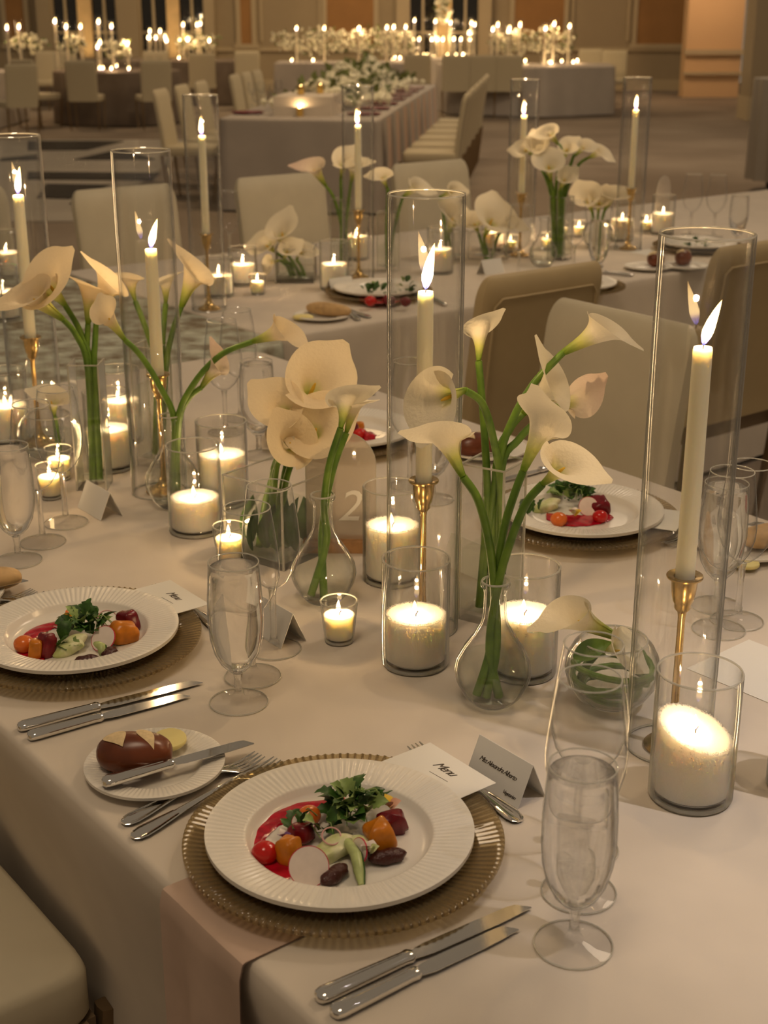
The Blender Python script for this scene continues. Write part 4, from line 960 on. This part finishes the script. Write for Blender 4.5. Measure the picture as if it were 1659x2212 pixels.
def calla(label, stem, Y0, Y1, head, Yh, tip=(0, -1, 0), flare=.22, roll=.10, tipl=.14, mat='petal', sr=.0058, size=1.0, group='calla lilies on the near table', spx=True, yfun=None):
    n = len(stem); P = [atY(x, y, Y0 + (Y1-Y0)*(i/(n-1))**1.5) for i, (x, y) in enumerate(stem)]
    b = P[-1]; h = atY(head[0], head[1], Yh); ax = (h-b); L = ax.length*size*1.14; ax.normalize()
    tv = Vector((tip[0], tip[2], -tip[1])); tv = tv - ax*tv.dot(ax)
    if tv.length < 1e-4: tv = ax.orthogonal()
    tv.normalize(); yv = ax.cross(tv)
    org = P[0]; t = thing('calla_lily', label, 'flower', org, group=group)
    path = [p-org for p in smooth_path(P)]; m = len(path)
    obj('stem', MB().tube(path, [sr*(1.05-.2*i/m) for i in range(m)], 10).mesh('stem', 'stem'), t)
    M = Matrix(((tv.x, yv.x, ax.x, b.x-org.x), (tv.y, yv.y, ax.y, b.y-org.y), (tv.z, yv.z, ax.z, b.z-org.z), (0, 0, 0, 1))) @ Matrix.Scale(L, 4)
    NCAL[0] += 1
    obj('spathe', spathe(flare, roll, tipl, NCAL[0] % 5, mat), t, M=M)
    if spx: obj('spadix', SPADIX, t, M=M @ Matrix.Translation((0, 0, .12)) @ Matrix.Scale(.85, 4))
    return t
Yv = at(1063, 1516).y
calla('calla facing left from the front bottle vase', [(1050, 1505), (1072, 1400), (1067, 1262), (1054, 1160), (1032, 1078), (1000, 1030)], Yv, Yv-.01, (943, 918), Yv+.02, (-1, .2, -.7), flare=.25, roll=.13, size=1.0)
calla('tallest calla of the front bottle vase pointing up', [(1030, 1500), (1060, 1400), (1071, 1262), (1088, 1145), (1113, 1062), (1130, 1018)], Yv, Yv+.01, (1188, 880), Yv+.03, (-.4, -1, -.8), flare=.22, roll=.10, tipl=.22)
calla('calla opening right from the front bottle vase', [(1078, 1505), (1058, 1400), (1076, 1262), (1108, 1155), (1138, 1085), (1172, 1046)], Yv, Yv-.02, (1246, 990), Yv-.05, (1, .6, -.2), flare=.32, roll=.10, tipl=.14)
Ys = at(1058, 1330).y
calla('upright calla above the tall square vase', [(1035, 1310), (1052, 1100), (1048, 960), (1040, 850), (1034, 780)], Ys, Ys+.02, (1042, 690), Ys+.05, (.8, -.5, -.5), flare=.19, roll=.09)
calla('nodding calla bent over the centre taper', [(1085, 1300), (1082, 1060), (1066, 950), (1042, 872), (1004, 843)], Ys, Ys-.06, (932, 874), Ys-.11, (-.4, 1, -.2), flare=.36, roll=.06, size=1.1)
calla('calla reaching up right toward the right sleeve', [(1036, 1300), (1076, 1010), (1108, 905), (1152, 830), (1200, 778), (1216, 762)], Ys, Ys+.02, (1335, 700), Ys+.01, (1, .7, 0), flare=.17, roll=.08, tipl=.16)
calla('calla with raised pointed tip left of the blush calla', [(1060, 1310), (1072, 1010), (1100, 930), (1128, 895)], Ys, Ys+.02, (1212, 805), Ys+.0, (0, -1, 0), flare=.22, roll=.12, tipl=.2)
calla('blush calla opening to the right above salad plate', [(1072, 1300), (1082, 1020), (1120, 950), (1165, 905), (1194, 880)], Ys, Ys+.03, (1286, 852), Ys+.07, (.4, -1, -.6), flare=.20, roll=.11, size=.88, mat='petal_blush')
Yb = at(700, 1296).y
calla('calla standing in the bottle vase behind the votive', [(672, 1285), (705, 1170), (700, 1094), (711, 1005), (736, 925)], Yb, Yb-.01, (757, 838), Yb+.03, (.9, .4, -.7), flare=.24, roll=.14, size=.95)
calla('second stem calla behind the upright one at centre', [(700, 1290), (695, 1170), (703, 1094), (722, 1005), (748, 935)], Yb, Yb+.02, (772, 860), Yb+.03, (1, .2, .2), flare=.2, roll=.1)
Yc = at(606, 1190).y
calla('wide open calla at left of the cube vase cluster', [(560, 1180), (575, 1080), (600, 1000), (632, 915)], Yc, Yc-.03, (584, 856), Yc-.075, (-.9, -.8, .2), flare=.34, roll=.11, size=.88, mat='petal_warm')
calla('largest calla fanning open at top of the cluster', [(590, 1185), (605, 1080), (625, 980), (656, 880)], Yc+.02, Yc, (700, 790), Yc-.045, (.7, -1, .3), flare=.38, roll=.11, size=.90, mat='petal_warm')
calla('calla with amber throat at the cluster front', [(600, 1180), (590, 1080), (592, 1010), (615, 968)], Yc, Yc-.05, (636, 948), Yc-.11, (-.5, -1, 0), flare=.36, roll=.13, size=.90, mat='petal_warm')
calla('calla folded at right of the cluster', [(620, 1180), (612, 1080), (630, 1000), (672, 955)], Yc+.02, Yc-.02, (690, 905), Yc-.09, (.9, -.6, 0), flare=.34, roll=.13, size=.92, mat='petal_warm')
calla('closed calla bud low in the cluster', [(575, 1180), (588, 1090), (594, 1030), (600, 990)], Yc-.02, Yc-.07, (622, 940), Yc-.09, (-.3, -1, 0), flare=.12, roll=.02, tipl=.05, mat='petal', spx=False)
Y3 = at(376, 1092).y
calla('calla arching left from the left bottle vase', [(368, 1080), (377, 915), (345, 835), (305, 770), (270, 735)], Y3, Y3-.02, (216, 662), Y3-.03, (-.6, -1, 0), flare=.18, roll=.06, mat='petal_warm')
calla('calla arching right toward the cluster from left bottle', [(384, 1080), (383, 915), (418, 830), (478, 766), (545, 738)], Y3, Y3-.02, (636, 712), Y3-.04, (1, .8, 0), flare=.18, roll=.06, mat='petal_warm')
calla('short calla bud at right of the left bottle vase', [(378, 1080), (386, 915), (406, 862), (434, 838)], Y3, Y3, (478, 770), Y3-.01, (.3, -1, 0), flare=.16, roll=.04, mat='petal_blush')
Y1_ = at(205, 1050).y
calla('large calla trumpet reaching to the left picture edge', [(200, 1035), (190, 800), (165, 725), (136, 690)], Y1_, Y1_-.02, (38, 622), Y1_-.05, (-1, .3, 0), flare=.24, roll=.12, mat='petal_warm')
calla('open calla showing its spadix at far left', [(204, 1035), (196, 800), (175, 720), (140, 658)], Y1_, Y1_+.02, (88, 592), Y1_-.04, (.9, -.8, 0), flare=.36, roll=.10, mat='petal_warm')
calla('straight calla trumpet above the square stem vase', [(210, 1035), (192, 800), (188, 760), (190, 700)], Y1_+.01, Y1_+.01, (192, 600), Y1_+.01, (-.6, -.5, -.5), flare=.22, roll=.12, mat='petal_warm')
calla('ruffled calla with curled top above the stem vase', [(216, 1035), (204, 800), (205, 745), (208, 692)], Y1_, Y1_+.02, (238, 582), Y1_+.02, (-.3, -1, 0), flare=.18, roll=.10, mat='petal_warm')
Y4 = at(338, 1000).y
calla('calla behind the left taper at its right', [(345, 980), (350, 800), (352, 730), (358, 655)], Y4, Y4, (362, 590), Y4, (1, -.4, 0), flare=.2, roll=.08)
calla('tall creased calla right of the left taper', [(350, 980), (358, 800), (372, 720), (392, 662)], Y4, Y4-.02, (424, 560), Y4-.03, (-.5, -1, 0), flare=.2, roll=.10, mat='petal_warm')
calla('calla behind the left taper at its left', [(335, 980), (338, 800), (322, 730), (292, 650)], Y4, Y4+.01, (272, 588), Y4+.01, (-1, -.2, 0), flare=.24, roll=.1, mat='petal_warm')
calla('small calla head behind the left wine glass', [(128, 980), (122, 930), (118, 900)], at(110, 990).y, at(110, 990).y, (106, 848), at(110, 990).y-.02, (-1, 0, 0), flare=.36, roll=.08)
Yf = FISH.y
calla('calla lying left over the fishbowl rim', [(1395, 1480), (1390, 1420), (1360, 1390), (1332, 1376)], Yf+.03, Yf, (1205, 1322), Yf-.02, (-1, .3, 0), flare=.13, roll=.03)
calla('pale calla resting in the fishbowl', [(1250, 1480), (1265, 1440), (1290, 1410)], Yf, Yf-.01, (1366, 1402), Yf-.03, (.8, .8, 0), flare=.42, roll=.06)
g = thing('curled_stems', 'green calla stems curled round inside the fishbowl', 'plant stem', FISH)
for k, (rr, z) in enumerate(((.044, .030), (.050, .043), (.036, .022), (.049, .056))):
    obj('stem', MB().tube([(rr*math.cos(a*.35+k), rr*math.sin(a*.35+k), z + .004*math.sin(a*.6)) for a in range(15)], .0042, 8).mesh('stem', 'stem'), g)
tag(obj('calla_leaf', MB().grid(leaf_fn(.05, .013, .012, .006), 12, 7).mesh('leaf', 'stem'), None, atY(1238, 1420, Yf-.02), (.9, -.3, .2)), 'green leaf bent inside the fishbowl rim', 'leaf')
# leaf lining of the cube vase
g = thing('leaf_lining', 'broad green leaves wrapped inside the wide cube vase', 'leaf', at(606, 1190))
for k, (x, y, rz, rx, L) in enumerate(((-.045, -.045, .8, 1.35, .10), (.0, -.05, .5, 1.35, .11), (.03, -.045, 1.6, 1.4, .10), (-.05, .0, .2, 1.4, .10), (.045, .01, 3.0, 1.4, .09), (-.02, .03, -1.2, 1.35, .10), (.02, -.02, 1.5, 1.25, .1), (-.02, -.03, .1, 1.2, .1), (.0, .0, 2.0, 1.2, .1))):
    obj('leaf', MB().grid(leaf_fn(L, .026, .014, .01), 12, 7).mesh('leaf', 'leaf'), g, (x*.9, y*.9, .016), (0, -rx, rz+ANG), .82)
# second table callas
def t2(label, base, pts, head, tip, Y, dY=0.0, flare=.24, roll=.1, mat='petal', size=1.0, sr=.006):
    calla(label, [base] + list(pts), Y, Y+dY, head, Y+dY-.03, tip, flare, roll, .14, mat, sr, size, 'calla lilies on the second table')
Ya = at(640, 605).y
t2('upright calla in the low cube vase', (650, 600), [(635, 570), (618, 545)], (604, 478), (0, -1, 0), Ya, flare=.28, mat='petal')
t2('round calla head left of the low cube vase', (640, 600), [(620, 565), (600, 548)], (560, 520), (-1, -.3, 0), Ya, flare=.4)
t2('calla drooping low left of the cube vase', (630, 600), [(620, 575), (605, 562)], (574, 572), (-.6, 1, 0), Ya, -.03, flare=.3)
t2('front calla of the low cube vase', (655, 600), [(635, 575), (612, 562)], (628, 528), (.5, -.5, 0), Ya, -.04, flare=.3)
t2('right hand calla of the low cube vase', (660, 600), [(650, 575), (640, 560)], (660, 535), (1, 0, 0), Ya, flare=.4)
Ya = at(738, 575).y
t2('pink edged calla leaning left on second table', (745, 570), [(740, 500), (722, 430), (704, 402)], (664, 348), (-1, -.4, 0), Ya, flare=.2, mat='petal_blush')
t2('white calla left of the second tall candle', (738, 570), [(738, 480), (736, 385)], (748, 332), (.4, -1, 0), Ya, flare=.3)
t2('ruffled calla over the second tall candle', (745, 570), [(748, 480), (758, 395)], (772, 345), (1, .2, 0), Ya, -.03, flare=.26)
Ya = at(838, 585).y
t2('split calla right of the second tall candle', (838, 580), [(835, 500), (838, 420), (836, 405)], (818, 372), (-1, .2, 0), Ya, flare=.34)
t2('calla just left above the centre sleeve', (840, 580), [(850, 500), (870, 425)], (915, 398), (1, 0, 0), Ya, flare=.24)
Ya = at(970, 560).y
t2('calla peeking above the centre sleeve rim', (965, 555), [(960, 480), (950, 425)], (992, 408), (1, -.2, 0), Ya, flare=.22)
t2('calla seen through the centre sleeve', (975, 555), [(972, 525), (968, 510)], (984, 448), (0, -1, 0), Ya, flare=.3)
Ya = at(1055, 560).y
t2('big white bloom right of the centre sleeve', (1055, 560), [(1048, 530), (1046, 512)], (1068, 462), (.3, -1, 0), Ya, -.04, flare=.46, size=1.2)
t2('smaller white bloom pointing right of centre sleeve', (1062, 560), [(1072, 520), (1082, 500)], (1118, 478), (1, .3, 0), Ya, -.05, flare=.28)
t2('white bloom turned left at the centre sleeve', (1050, 560), [(1040, 525), (1034, 505)], (1018, 470), (-1, -.6, 0), Ya, flare=.4)
Ya = at(1208, 560).y
for lab, base, pts, hd, tp, fl in (('highest calla of the second table bunch', (1200, 555), [(1200, 420), (1212, 330), (1206, 312)], (1176, 280), (-1, -.2, 0), .26), ('round faced calla at top middle of the bunch', (1205, 555), [(1210, 420), (1218, 345)], (1230, 308), (.3, -1, -.4), .34), ('calla right of the top middle one', (1212, 555), [(1215, 430), (1236, 345), (1244, 335)], (1272, 310), (1, -.3, 0), .26), ('rightmost calla of the bunch drooping', (1216, 555), [(1220, 430), (1246, 362), (1268, 342)], (1310, 326), (1, .6, 0), .26), ('calla at the bunch centre with arched hood', (1198, 555), [(1196, 430), (1190, 392)], (1182, 338), (-.3, -1, 0), .36), ('small calla at the far left of the bunch', (1195, 555), [(1190, 420), (1160, 345), (1152, 335)], (1122, 318), (-1, -.2, 0), .3), ('calla behind left in the bunch', (1196, 555), [(1194, 420), (1172, 342)], (1158, 302), (-.4, -1, 0), .34), ('low calla in the bunch front', (1206, 555), [(1208, 470), (1208, 412)], (1228, 372), (.7, -1, 0), .24)):
    t2(lab, base, pts, hd, tp, Ya, R.uniform(-.05, .05), flare=fl)
Ya = at(1290, 535).y
t2('left calla of the small fishbowl', (1285, 530), [(1282, 485), (1280, 460)], (1262, 412), (-.5, -1, 0), Ya, flare=.36); t2('middle calla of the small fishbowl', (1290, 530), [(1290, 485), (1292, 462)], (1296, 420), (.2, -1, 0), Ya, flare=.34); t2('right calla of the small fishbowl', (1295, 530), [(1300, 480), (1306, 455)], (1332, 408), (1, -.3, 0), Ya, flare=.34)

# ------------------------------------------------------------------ table numbers
def sign(loc, rz, label, h=.19, w_=.112, text=None):
    t = thing('table_number', label, 'sign', loc, rz, group='arched acrylic table numbers')
    pts = [(-w_/2, 0), (w_/2, 0), (w_/2, h-w_/2)] + [(w_/2*math.cos(a*PI/20), h-w_/2 + w_/2*math.sin(a*PI/20)) for a in range(1, 20)] + [(-w_/2, h-w_/2)]
    m = MB().poly(pts, -.0015, .0015, Matrix.Translation((0, 0, .012)) @ Matrix.Rotation(PI/2, 4, 'X')).mesh('panel', 'frosted_acrylic', flat=True)
    p = obj('panel', m, t)
    obj('edge', MB().tube([(x, 0, y+.012) for x, y in pts[1:] + pts[:1]], .0013, 6).mesh('edge', 'glass_rim'), t)
    obj('base', MB().box(w_+.012, .032, .020, (0, 0, .010)).mesh('base', 'wood_block', flat=True), t)
    if text: obj('numeral', text_mesh(text, .075, 'white_print', .25), p, (.012, -.002, .075), (PI/2, 0, 0))
    return t
sign(at(738, 1188), ANG+.9, 'arched frosted table number on wood base behind the bottle vase', text='2')
sign(at(1428, 495), ANG+PI/2+.25, 'small arched table number on the second table', h=.2, w_=.12)

# ------------------------------------------------------------------ far hall
ORD = ['nearest', 'second', 'third', 'fourth', 'fifth', 'sixth', 'seventh']
def quad(a, b, c, d): return [(a.x, a.y), (b.x, b.y), (c.x, c.y), (d.x, d.y)]
LA, LB = at(472, 256), at(815, 266); LD = Vector((.115, 1.0, 0)).normalized(); LB = Vector((LB.x, LA.y-.25, T))
LC, LE = LB + LD*6.0, LA + LD*6.0
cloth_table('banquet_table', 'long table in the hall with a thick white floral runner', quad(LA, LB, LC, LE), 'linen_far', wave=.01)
ax = math.atan2(LD.y, LD.x)
SX = Vector((LD.y, -LD.x, 0))       # to the right of the long table
# blush napkins down the right side
for k in range(8):
    p = LB + LD*(.35+.68*k) + SX*.035
    def npk(a, b):
        wv = .10*(1-.25*math.sin(b*PI)); return (.012 + .02*b + .012*math.sin(a*8), (a-.5)*2*wv, -.42*b)
    tag(obj('napkin', cached('npk', lambda: MB().grid(npk, 10, 8).mesh('napkin', 'linen_blush')), None, p + Vector((0, 0, .004)), (0, 0, ax-PI/2)), '%s blush napkin hanging from the long flower table' % (ORD+['farthest'])[k], 'napkin', 'napkins down the long table')
for k in range(6):
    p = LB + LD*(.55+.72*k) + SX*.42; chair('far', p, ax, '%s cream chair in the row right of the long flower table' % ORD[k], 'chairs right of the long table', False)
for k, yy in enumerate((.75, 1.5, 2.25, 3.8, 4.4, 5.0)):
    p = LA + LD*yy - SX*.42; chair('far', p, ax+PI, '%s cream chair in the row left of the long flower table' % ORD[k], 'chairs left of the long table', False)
def bloom_mass(name, label, cat, pts, mat, rad, n, seed, parts_mat='foliage', loc=(0, 0, 0), nf=0):
    t = thing(name, label, cat, loc, group='white flower arrangements'); r = random.Random(seed); m = MB()
    for i in range(n):
        p = pts(r); s = rad*r.uniform(.6, 1.2); a = r.uniform(0, 6)
        vs = [(p[0]+s*math.cos(a), p[1]+s*math.sin(a), p[2]+s*.3), (p[0]+s*math.cos(a+2.1), p[1]+s*math.sin(a+2.1), p[2]+s*.4), (p[0]+s*math.cos(a+4.2), p[1]+s*math.sin(a+4.2), p[2]+s*.2), (p[0], p[1], p[2]+s), (p[0], p[1], p[2]-s*.9)]
        m.add(vs, [(0, 1, 3), (1, 2, 3), (2, 0, 3), (1, 0, 4), (2, 1, 4), (0, 2, 4)])
    o = obj('blossoms', m.mesh('blossoms', mat), t); o['kind'] = 'stuff'
    m = MB()
    for i in range(nf or n//4):
        p = pts(r); L = rad*3; a = r.uniform(0, 6); b = r.uniform(-.3, 1.2)
        d = Vector((math.cos(a)*math.cos(b), math.sin(a)*math.cos(b), math.sin(b))); q = Vector(p); sd = d.orthogonal()*rad*.7
        m.add([q, q+d*L*.5+sd, q+d*L, q+d*L*.5-sd], [(0, 1, 2, 3)])
    o = obj('foliage', m.mesh('foliage', parts_mat, flat=True), t); o['kind'] = 'stuff'
    return t
mid = (LA+LB)/2
def run_pts(r):
    y = r.uniform(1.0, 5.8); x = r.gauss(0, .17); z = T + .06 + max(0, .30 - abs(x)*.9)*r.uniform(.2, 1)*(.75+.25*math.sin(y*3)); p = mid + LD*y + SX*x; return (p.x, p.y, z)
bloom_mass('flower_runner', 'thick white floral runner down the middle of the long table', 'flowers', run_pts, 'blossom', .045, 2200, 3, nf=450)
tag(obj('runner_trough', MB().box(4.9, .34, .14).mesh('trough', 'linen_far'), None, mid + LD*3.4 + Vector((0, 0, .07)), (0, 0, ax)), 'pale trough under the floral runner on the long table', 'planter')
# pale block with gold votives at the near end
tag(obj('pedestal_block', MB().box(.75, .5, .16).mesh('pedestal', 'linen'), None, mid + LD*.75 + SX*-.02 + Vector((0, 0, .08)), (0, 0, ax)), 'pale pedestal at the near end of the long table', 'pedestal')
def gold_votive(p, label):
    t = thing('gold_votive', label, 'votive cup', p, group='gold votives on the long table')
    obj('cup', cached('gv', lambda: MB().lathe([(0, 0), (.026, 0), (.030, .01), (.030, .075), (.028, .075), (.026, .012), (0, .012)], 16).mesh('cup', 'gold_glass')), t)
    obj('wax', cached('gvw', lambda: MB().lathe([(0, .0125), (.025, .0125), (.025, .05), (0, .052)], 12).mesh('wax', 'wax_far')), t); add_flame(t, .052, .035, 0, True)
for k, (px, py, z) in enumerate(((650, 205, T+.16), (692, 202, T+.16), (648, 252, T))):
    gold_votive(at(px, py, z), ('left gold votive on the long table pedestal', 'right gold votive on the long table pedestal', 'gold votive on cloth before the pedestal')[k])
# glasses and dark plates on the long table
def far_glass(p, label, group):
    me = cached('farglass', lambda: MB().lathe([(.036, 0), (.006, .006), (.004, .09), (.03, .115), (.04, .15), (.034, .21), (.032, .21), (.037, .15), (.028, .118), (0, .1)], 12).mesh('wine_glass', 'glass_fine'))
    return tag(obj('wine_glass', me, None, p), label, 'glass', group)
for k in range(7):
    for j in range(2): far_glass(LB + LD*(.5+.72*k+.12*j) - SX*(.36+.05*j), 'wine glass in the right hand row of the long table', 'wine glasses right of the long table')
    tag(obj('dark_plate', cached('dkp', lambda: MB().lathe([(0, 0), (.10, 0), (.15, .015), (.148, .018), (.10, .006), (0, .005)], 24).mesh('plate', 'beet_red')), None, LB + LD*(.62+.72*k) - SX*.19 + Vector((0, 0, .001))), '%s dark plated salad along the long table' % ORD[k], 'plate', 'plates right of the long table')
for px, py in ((545, 228), (566, 225), (577, 238), (590, 232), (602, 220), (555, 248)): far_glass(at(px, py), 'wine glass at the left near end of the long table', 'wine glasses left of the long table')
tag(obj('dark_plate', MC['dkp'], None, at(535, 246) + Vector((0, 0, .001))), 'dark plated salad at the left near end of the long table', 'plate', 'plates left of the long table')
# round tables and other far tables
def round_table(c, rad, label, mat):
    pts = [(c.x + rad*math.cos(a*PI/18), c.y + rad*math.sin(a*PI/18)) for a in range(36)]
    return cloth_table('banquet_table', label, pts, mat, wave=.03)
LT = at(262, 150); LT = Vector((LT.x, 22.0, T)); round_table(LT, .95, 'round table under taupe cloth at far left', 'linen_taupe')
LL = Vector((-6.6, 21.2, T)); cloth_table('banquet_table', 'pale clothed table at the left picture edge', quad(Vector((-7.6, 20.2, 0)), Vector((-5.55, 20.0, 0)), Vector((-5.55, 22.6, 0)), Vector((-7.6, 22.6, 0))), 'linen_far')
LK = Vector((-3.4, 27.0, T)); cloth_table('banquet_table', 'dark table before the left windows', quad(Vector((-6.6, 26.0, 0)), Vector((-2.4, 26.0, 0)), Vector((-2.4, 28, 0)), Vector((-6.6, 28, 0))), 'linen_taupe')
RT = [Vector((1.05, 23.6, 0)), Vector((2.55, 22.9, 0)), Vector((3.75, 23.6, 0)), Vector((3.9, 25.2, 0)), Vector((.9, 25.2, 0))]
cloth_table('banquet_table', 'angled table under grey linen at far right', [(p.x, p.y) for p in RT], 'linen_far', wave=.006)
cloth_table('banquet_table', 'table at the back centre behind the floral runner', quad(Vector((-1.9, 25.2, 0)), Vector((.7, 25.2, 0)), Vector((.7, 26.6, 0)), Vector((-1.9, 26.6, 0))), 'linen_far')
for k, (px, rz, Y) in enumerate(((75, -.5, 21.0), (180, 0.0, 20.6), (328, .35, 20.6), (435, .15, 24.2), (28, .6, 19.2))):
    p = atY(px, 128, Y); chair('far', p, rz, ('cream chair turned sideways at far left', 'cream chair squarely before the taupe table', 'cream chair angled right of the taupe table', 'cream chair behind the leftmost second table candle', 'pale chair at the left edge of the hall')[k], 'chairs in the left hall', False)
for k, px in enumerate((903, 985, 1042, 1098)):
    p = atY(px, 117, 23.2 if k else 23.6); chair('far', p, -.05, '%s cream chair backed to us at the far right table, from left' % ('first', 'second', 'third', 'fourth')[k], 'chairs before the far right table', False)
for k, (px, Y) in enumerate(((1275, 26.4), (1328, 25.6))):
    p = atY(px, 106, Y); chair('far', p, PI-.2, ('cream chair behind the far right table, nearer the middle', 'cream chair at the right end of the far right table')[k], 'chairs behind the far right table', False)
for k, px in enumerate((95, 130, 330, 530)):
    p = atY(px, 108, 25.0); chair('far', p, PI, ('pale chair behind the taupe table at its left', 'second pale chair behind the taupe table', 'pale chair behind the taupe table at its right', 'pale chair facing us left of the floral runner')[k], 'chairs deep in the hall', False)

# candles of the far tables: tall tapers in sleeves, votives low
def far_taper(px, py, Y, place, ti=0):
    top = atY(px, py, Y); h = max(.3, top.z - T - .05)
    c = thing('taper_candle', 'distant tall candle burning on the ' + place, 'candle', (top.x, Y, T), group='tall candles on the ' + place)
    obj('wax', cached('ftw', lambda: MB().lathe([(0, 0), (.02, 0), (.02, 1), (0, 1)], 8).mesh('wax', 'wax_far')), c, scale=(.8, .8, h))
    add_flame(c, h, .09, 0, True, wk=1.4)
    tag(obj('glass_sleeve', cached('fsl', lambda: MB().lathe([(.055, 0), (.055, 1)], 16).mesh('sleeve', 'glass')), None, (top.x, Y, T), None, (1, 1, h+.13)), 'distant glass sleeve round a candle on the ' + place, 'candle sleeve', 'far sleeves on the ' + place)
def far_votive(px, py, Y0, Y1, place):
    if py < 104: return far_taper(px, py, (Y0+Y1)/2, place)
    q = at(px, py, T+.045); Y = min(max(q.y, Y0), Y1); x = atY(px, py, Y).x
    t = thing('votive_candle', 'distant glowing votive on the ' + place, 'candle', (x, Y, T), group='votives on the ' + place)
    obj('cup', cached('fvc', lambda: MB().lathe([(0, 0), (.03, 0), (.036, .07), (.034, .07), (.028, .006), (0, .006)], 10).mesh('cup', 'glass')), t); add_flame(t, .02, .06, 0, True, wk=1.7)
for px, py in ((640, 60), (700, 60), (775, 60), (835, 58), (850, 57), (876, 57)): far_taper(px, py, 25.7, 'back centre table')
for px, py in ((1064, 62), (1075, 52), (1100, 60), (1123, 52), (1178, 60), (1197, 50), (1230, 55), (1098, 66)): far_taper(px, py, 24.3, 'far right table')
for px, py in ((14, 58), (40, 56)): far_taper(px, py, 21.2, 'left edge table')
for px, py in ((142, 56), (173, 56), (212, 45), (240, 55), (118, 44)): far_taper(px, py, 22.3, 'taupe round table')
for px, py in ((395, 52), (425, 52), (432, 50)): far_taper(px, py, 27.0, 'left window table')
for px, py in ((895, 43), (940, 45), (973, 48), (1018, 48), (1025, 52)): far_taper(px, py, 28.0, 'back window table')
cloth_table('banquet_table', 'narrow table below the centre window', quad(Vector((.2, 27.4, 0)), Vector((2.4, 27.4, 0)), Vector((2.4, 28.6, 0)), Vector((.2, 28.6, 0))), 'linen_far')
for px, py in ((893, 85), (905, 90), (932, 85), (945, 98), (980, 83), (995, 87), (1012, 70), (1024, 80), (900, 105), (915, 108), (922, 108), (930, 106), (956, 103), (966, 108), (985, 105), (1000, 112), (1015, 103), (938, 120), (1014, 118), (1000, 108)): far_votive(px, py, 27.5, 28.5, 'back window table')
for px, py in ((1063, 120), (1062, 128), (1070, 120), (1126, 133), (1135, 112), (1175, 132), (1186, 134), (1190, 135), (1213, 132), (1238, 134), (1248, 108)): far_votive(px, py, 23.75, 25.0, 'far right table')
for px, py in ((848, 128), (852, 122), (864, 116), (835, 155), (818, 162), (800, 170), (850, 118), (630, 133), (676, 133)): far_votive(px, py, *((12.5, 17.5, 'long floral table') if py > 140 else (25.3, 26.5, 'back centre table')))
for px, py in ((215, 147), (222, 147), (240, 148), (278, 148), (250, 115), (275, 93), (210, 102), (215, 90)): far_votive(px, py, 21.4, 22.6, 'taupe round table')
for px, py in ((320, 80), (336, 80), (356, 78), (345, 66), (323, 66), (388, 88), (405, 84), (452, 96), (386, 125), (360, 95)): far_votive(px, py, 26.1, 27.6, 'left window table')
def mass_at(px, py, Y, rx, rz_, label, n, seed):
    c = atY(px, py, Y)
    def pts(r):
        a = r.uniform(0, 2*PI); q = math.sqrt(r.random()); b = r.random(); return (rx*q*math.cos(a), .35*rx*q*math.sin(a), rz_*(b-.5)*2*(1-.5*q))
    bloom_mass('flower_arrangement', label, 'flowers', pts, 'blossom', .032, n, seed, loc=(c.x, Y, c.z))
mass_at(690, 90, 25.9, .85, .28, 'white flowers between tall candles on the back centre table', 260, 11); mass_at(810, 92, 25.9, .75, .30, 'white flowers at the right of the back centre table', 240, 12)
mass_at(1115, 92, 24.4, .45, .25, 'white flowers at left of the far right table', 160, 13); mass_at(1195, 88, 24.4, .4, .28, 'white flowers at right of the far right table', 140, 14)
mass_at(60, 95, 21.5, .28, .18, 'pale flowers at the left edge of the hall', 70, 15); mass_at(150, 95, 22.3, .25, .15, 'pale flowers behind the taupe table', 60, 16); mass_at(250, 108, 22.0, .22, .18, 'low flowers on the taupe table', 80, 17); mass_at(425, 92, 26.8, .4, .2, 'pale flowers before the second window', 110, 18)
mass_at(958, 10, 28.0, .16, .45, 'tall glittering flower spire before the centre window', 150, 19)
for k in range(12): far_glass(Vector((LT.x - .7 + .125*k, LT.y - .35 + .08*(k % 3), T)), 'wine glass among many on the taupe table', 'wine glasses on the taupe table')
# silver draped piece at the right edge
sv = thing('draped_stand', 'silver ribbed draped stand at the right picture edge', 'stand', (3.92, 13.3, 0))
def svf(u, v):
    a = u*2*PI; rr = .52*(1 + .05*math.cos(a*16)*(.4+.6*v)) ; z = .12 + .90*(1-v)
    return (rr*math.cos(a), rr*math.sin(a)*.8, z)
m = MB().grid(svf, 128, 12, wrap=True); m.f.append(tuple(i*12 for i in range(128)))
obj('drape', m.mesh('drape', 'silver_fabric'), sv)
for a in range(4): obj('caster', MB().lathe([(0, 0), (.05, 0), (.06, .06), (.05, .12), (0, .12)], 12).mesh('caster', 'wick'), sv, (.38*math.cos(a*PI/2+.6), .3*math.sin(a*PI/2+.6), 0))

# ------------------------------------------------------------------ alike things: tell them apart by their order in the row
NTH = ['first', 'second', 'third', 'fourth', 'fifth', 'sixth', 'seventh', 'eighth', 'ninth', 'tenth', 'eleventh', 'twelfth', 'thirteenth', 'fourteenth', 'fifteenth', 'sixteenth', 'seventeenth', 'eighteenth', 'nineteenth', 'twentieth']
same = {}
for o in sc.objects:
    if o.parent is None and 'label' in o.keys(): same.setdefault(o['label'], []).append(o)
for lab, os_ in same.items():
    if len(os_) < 2: continue
    os_.sort(key=lambda o: o.location.x/(o.location.y*CP + (CAM_Z-o.location.z)*SP))
    for i, o in enumerate(os_):
        if i < len(NTH): o['label'] = '%s %s, from the left' % (NTH[i], lab)
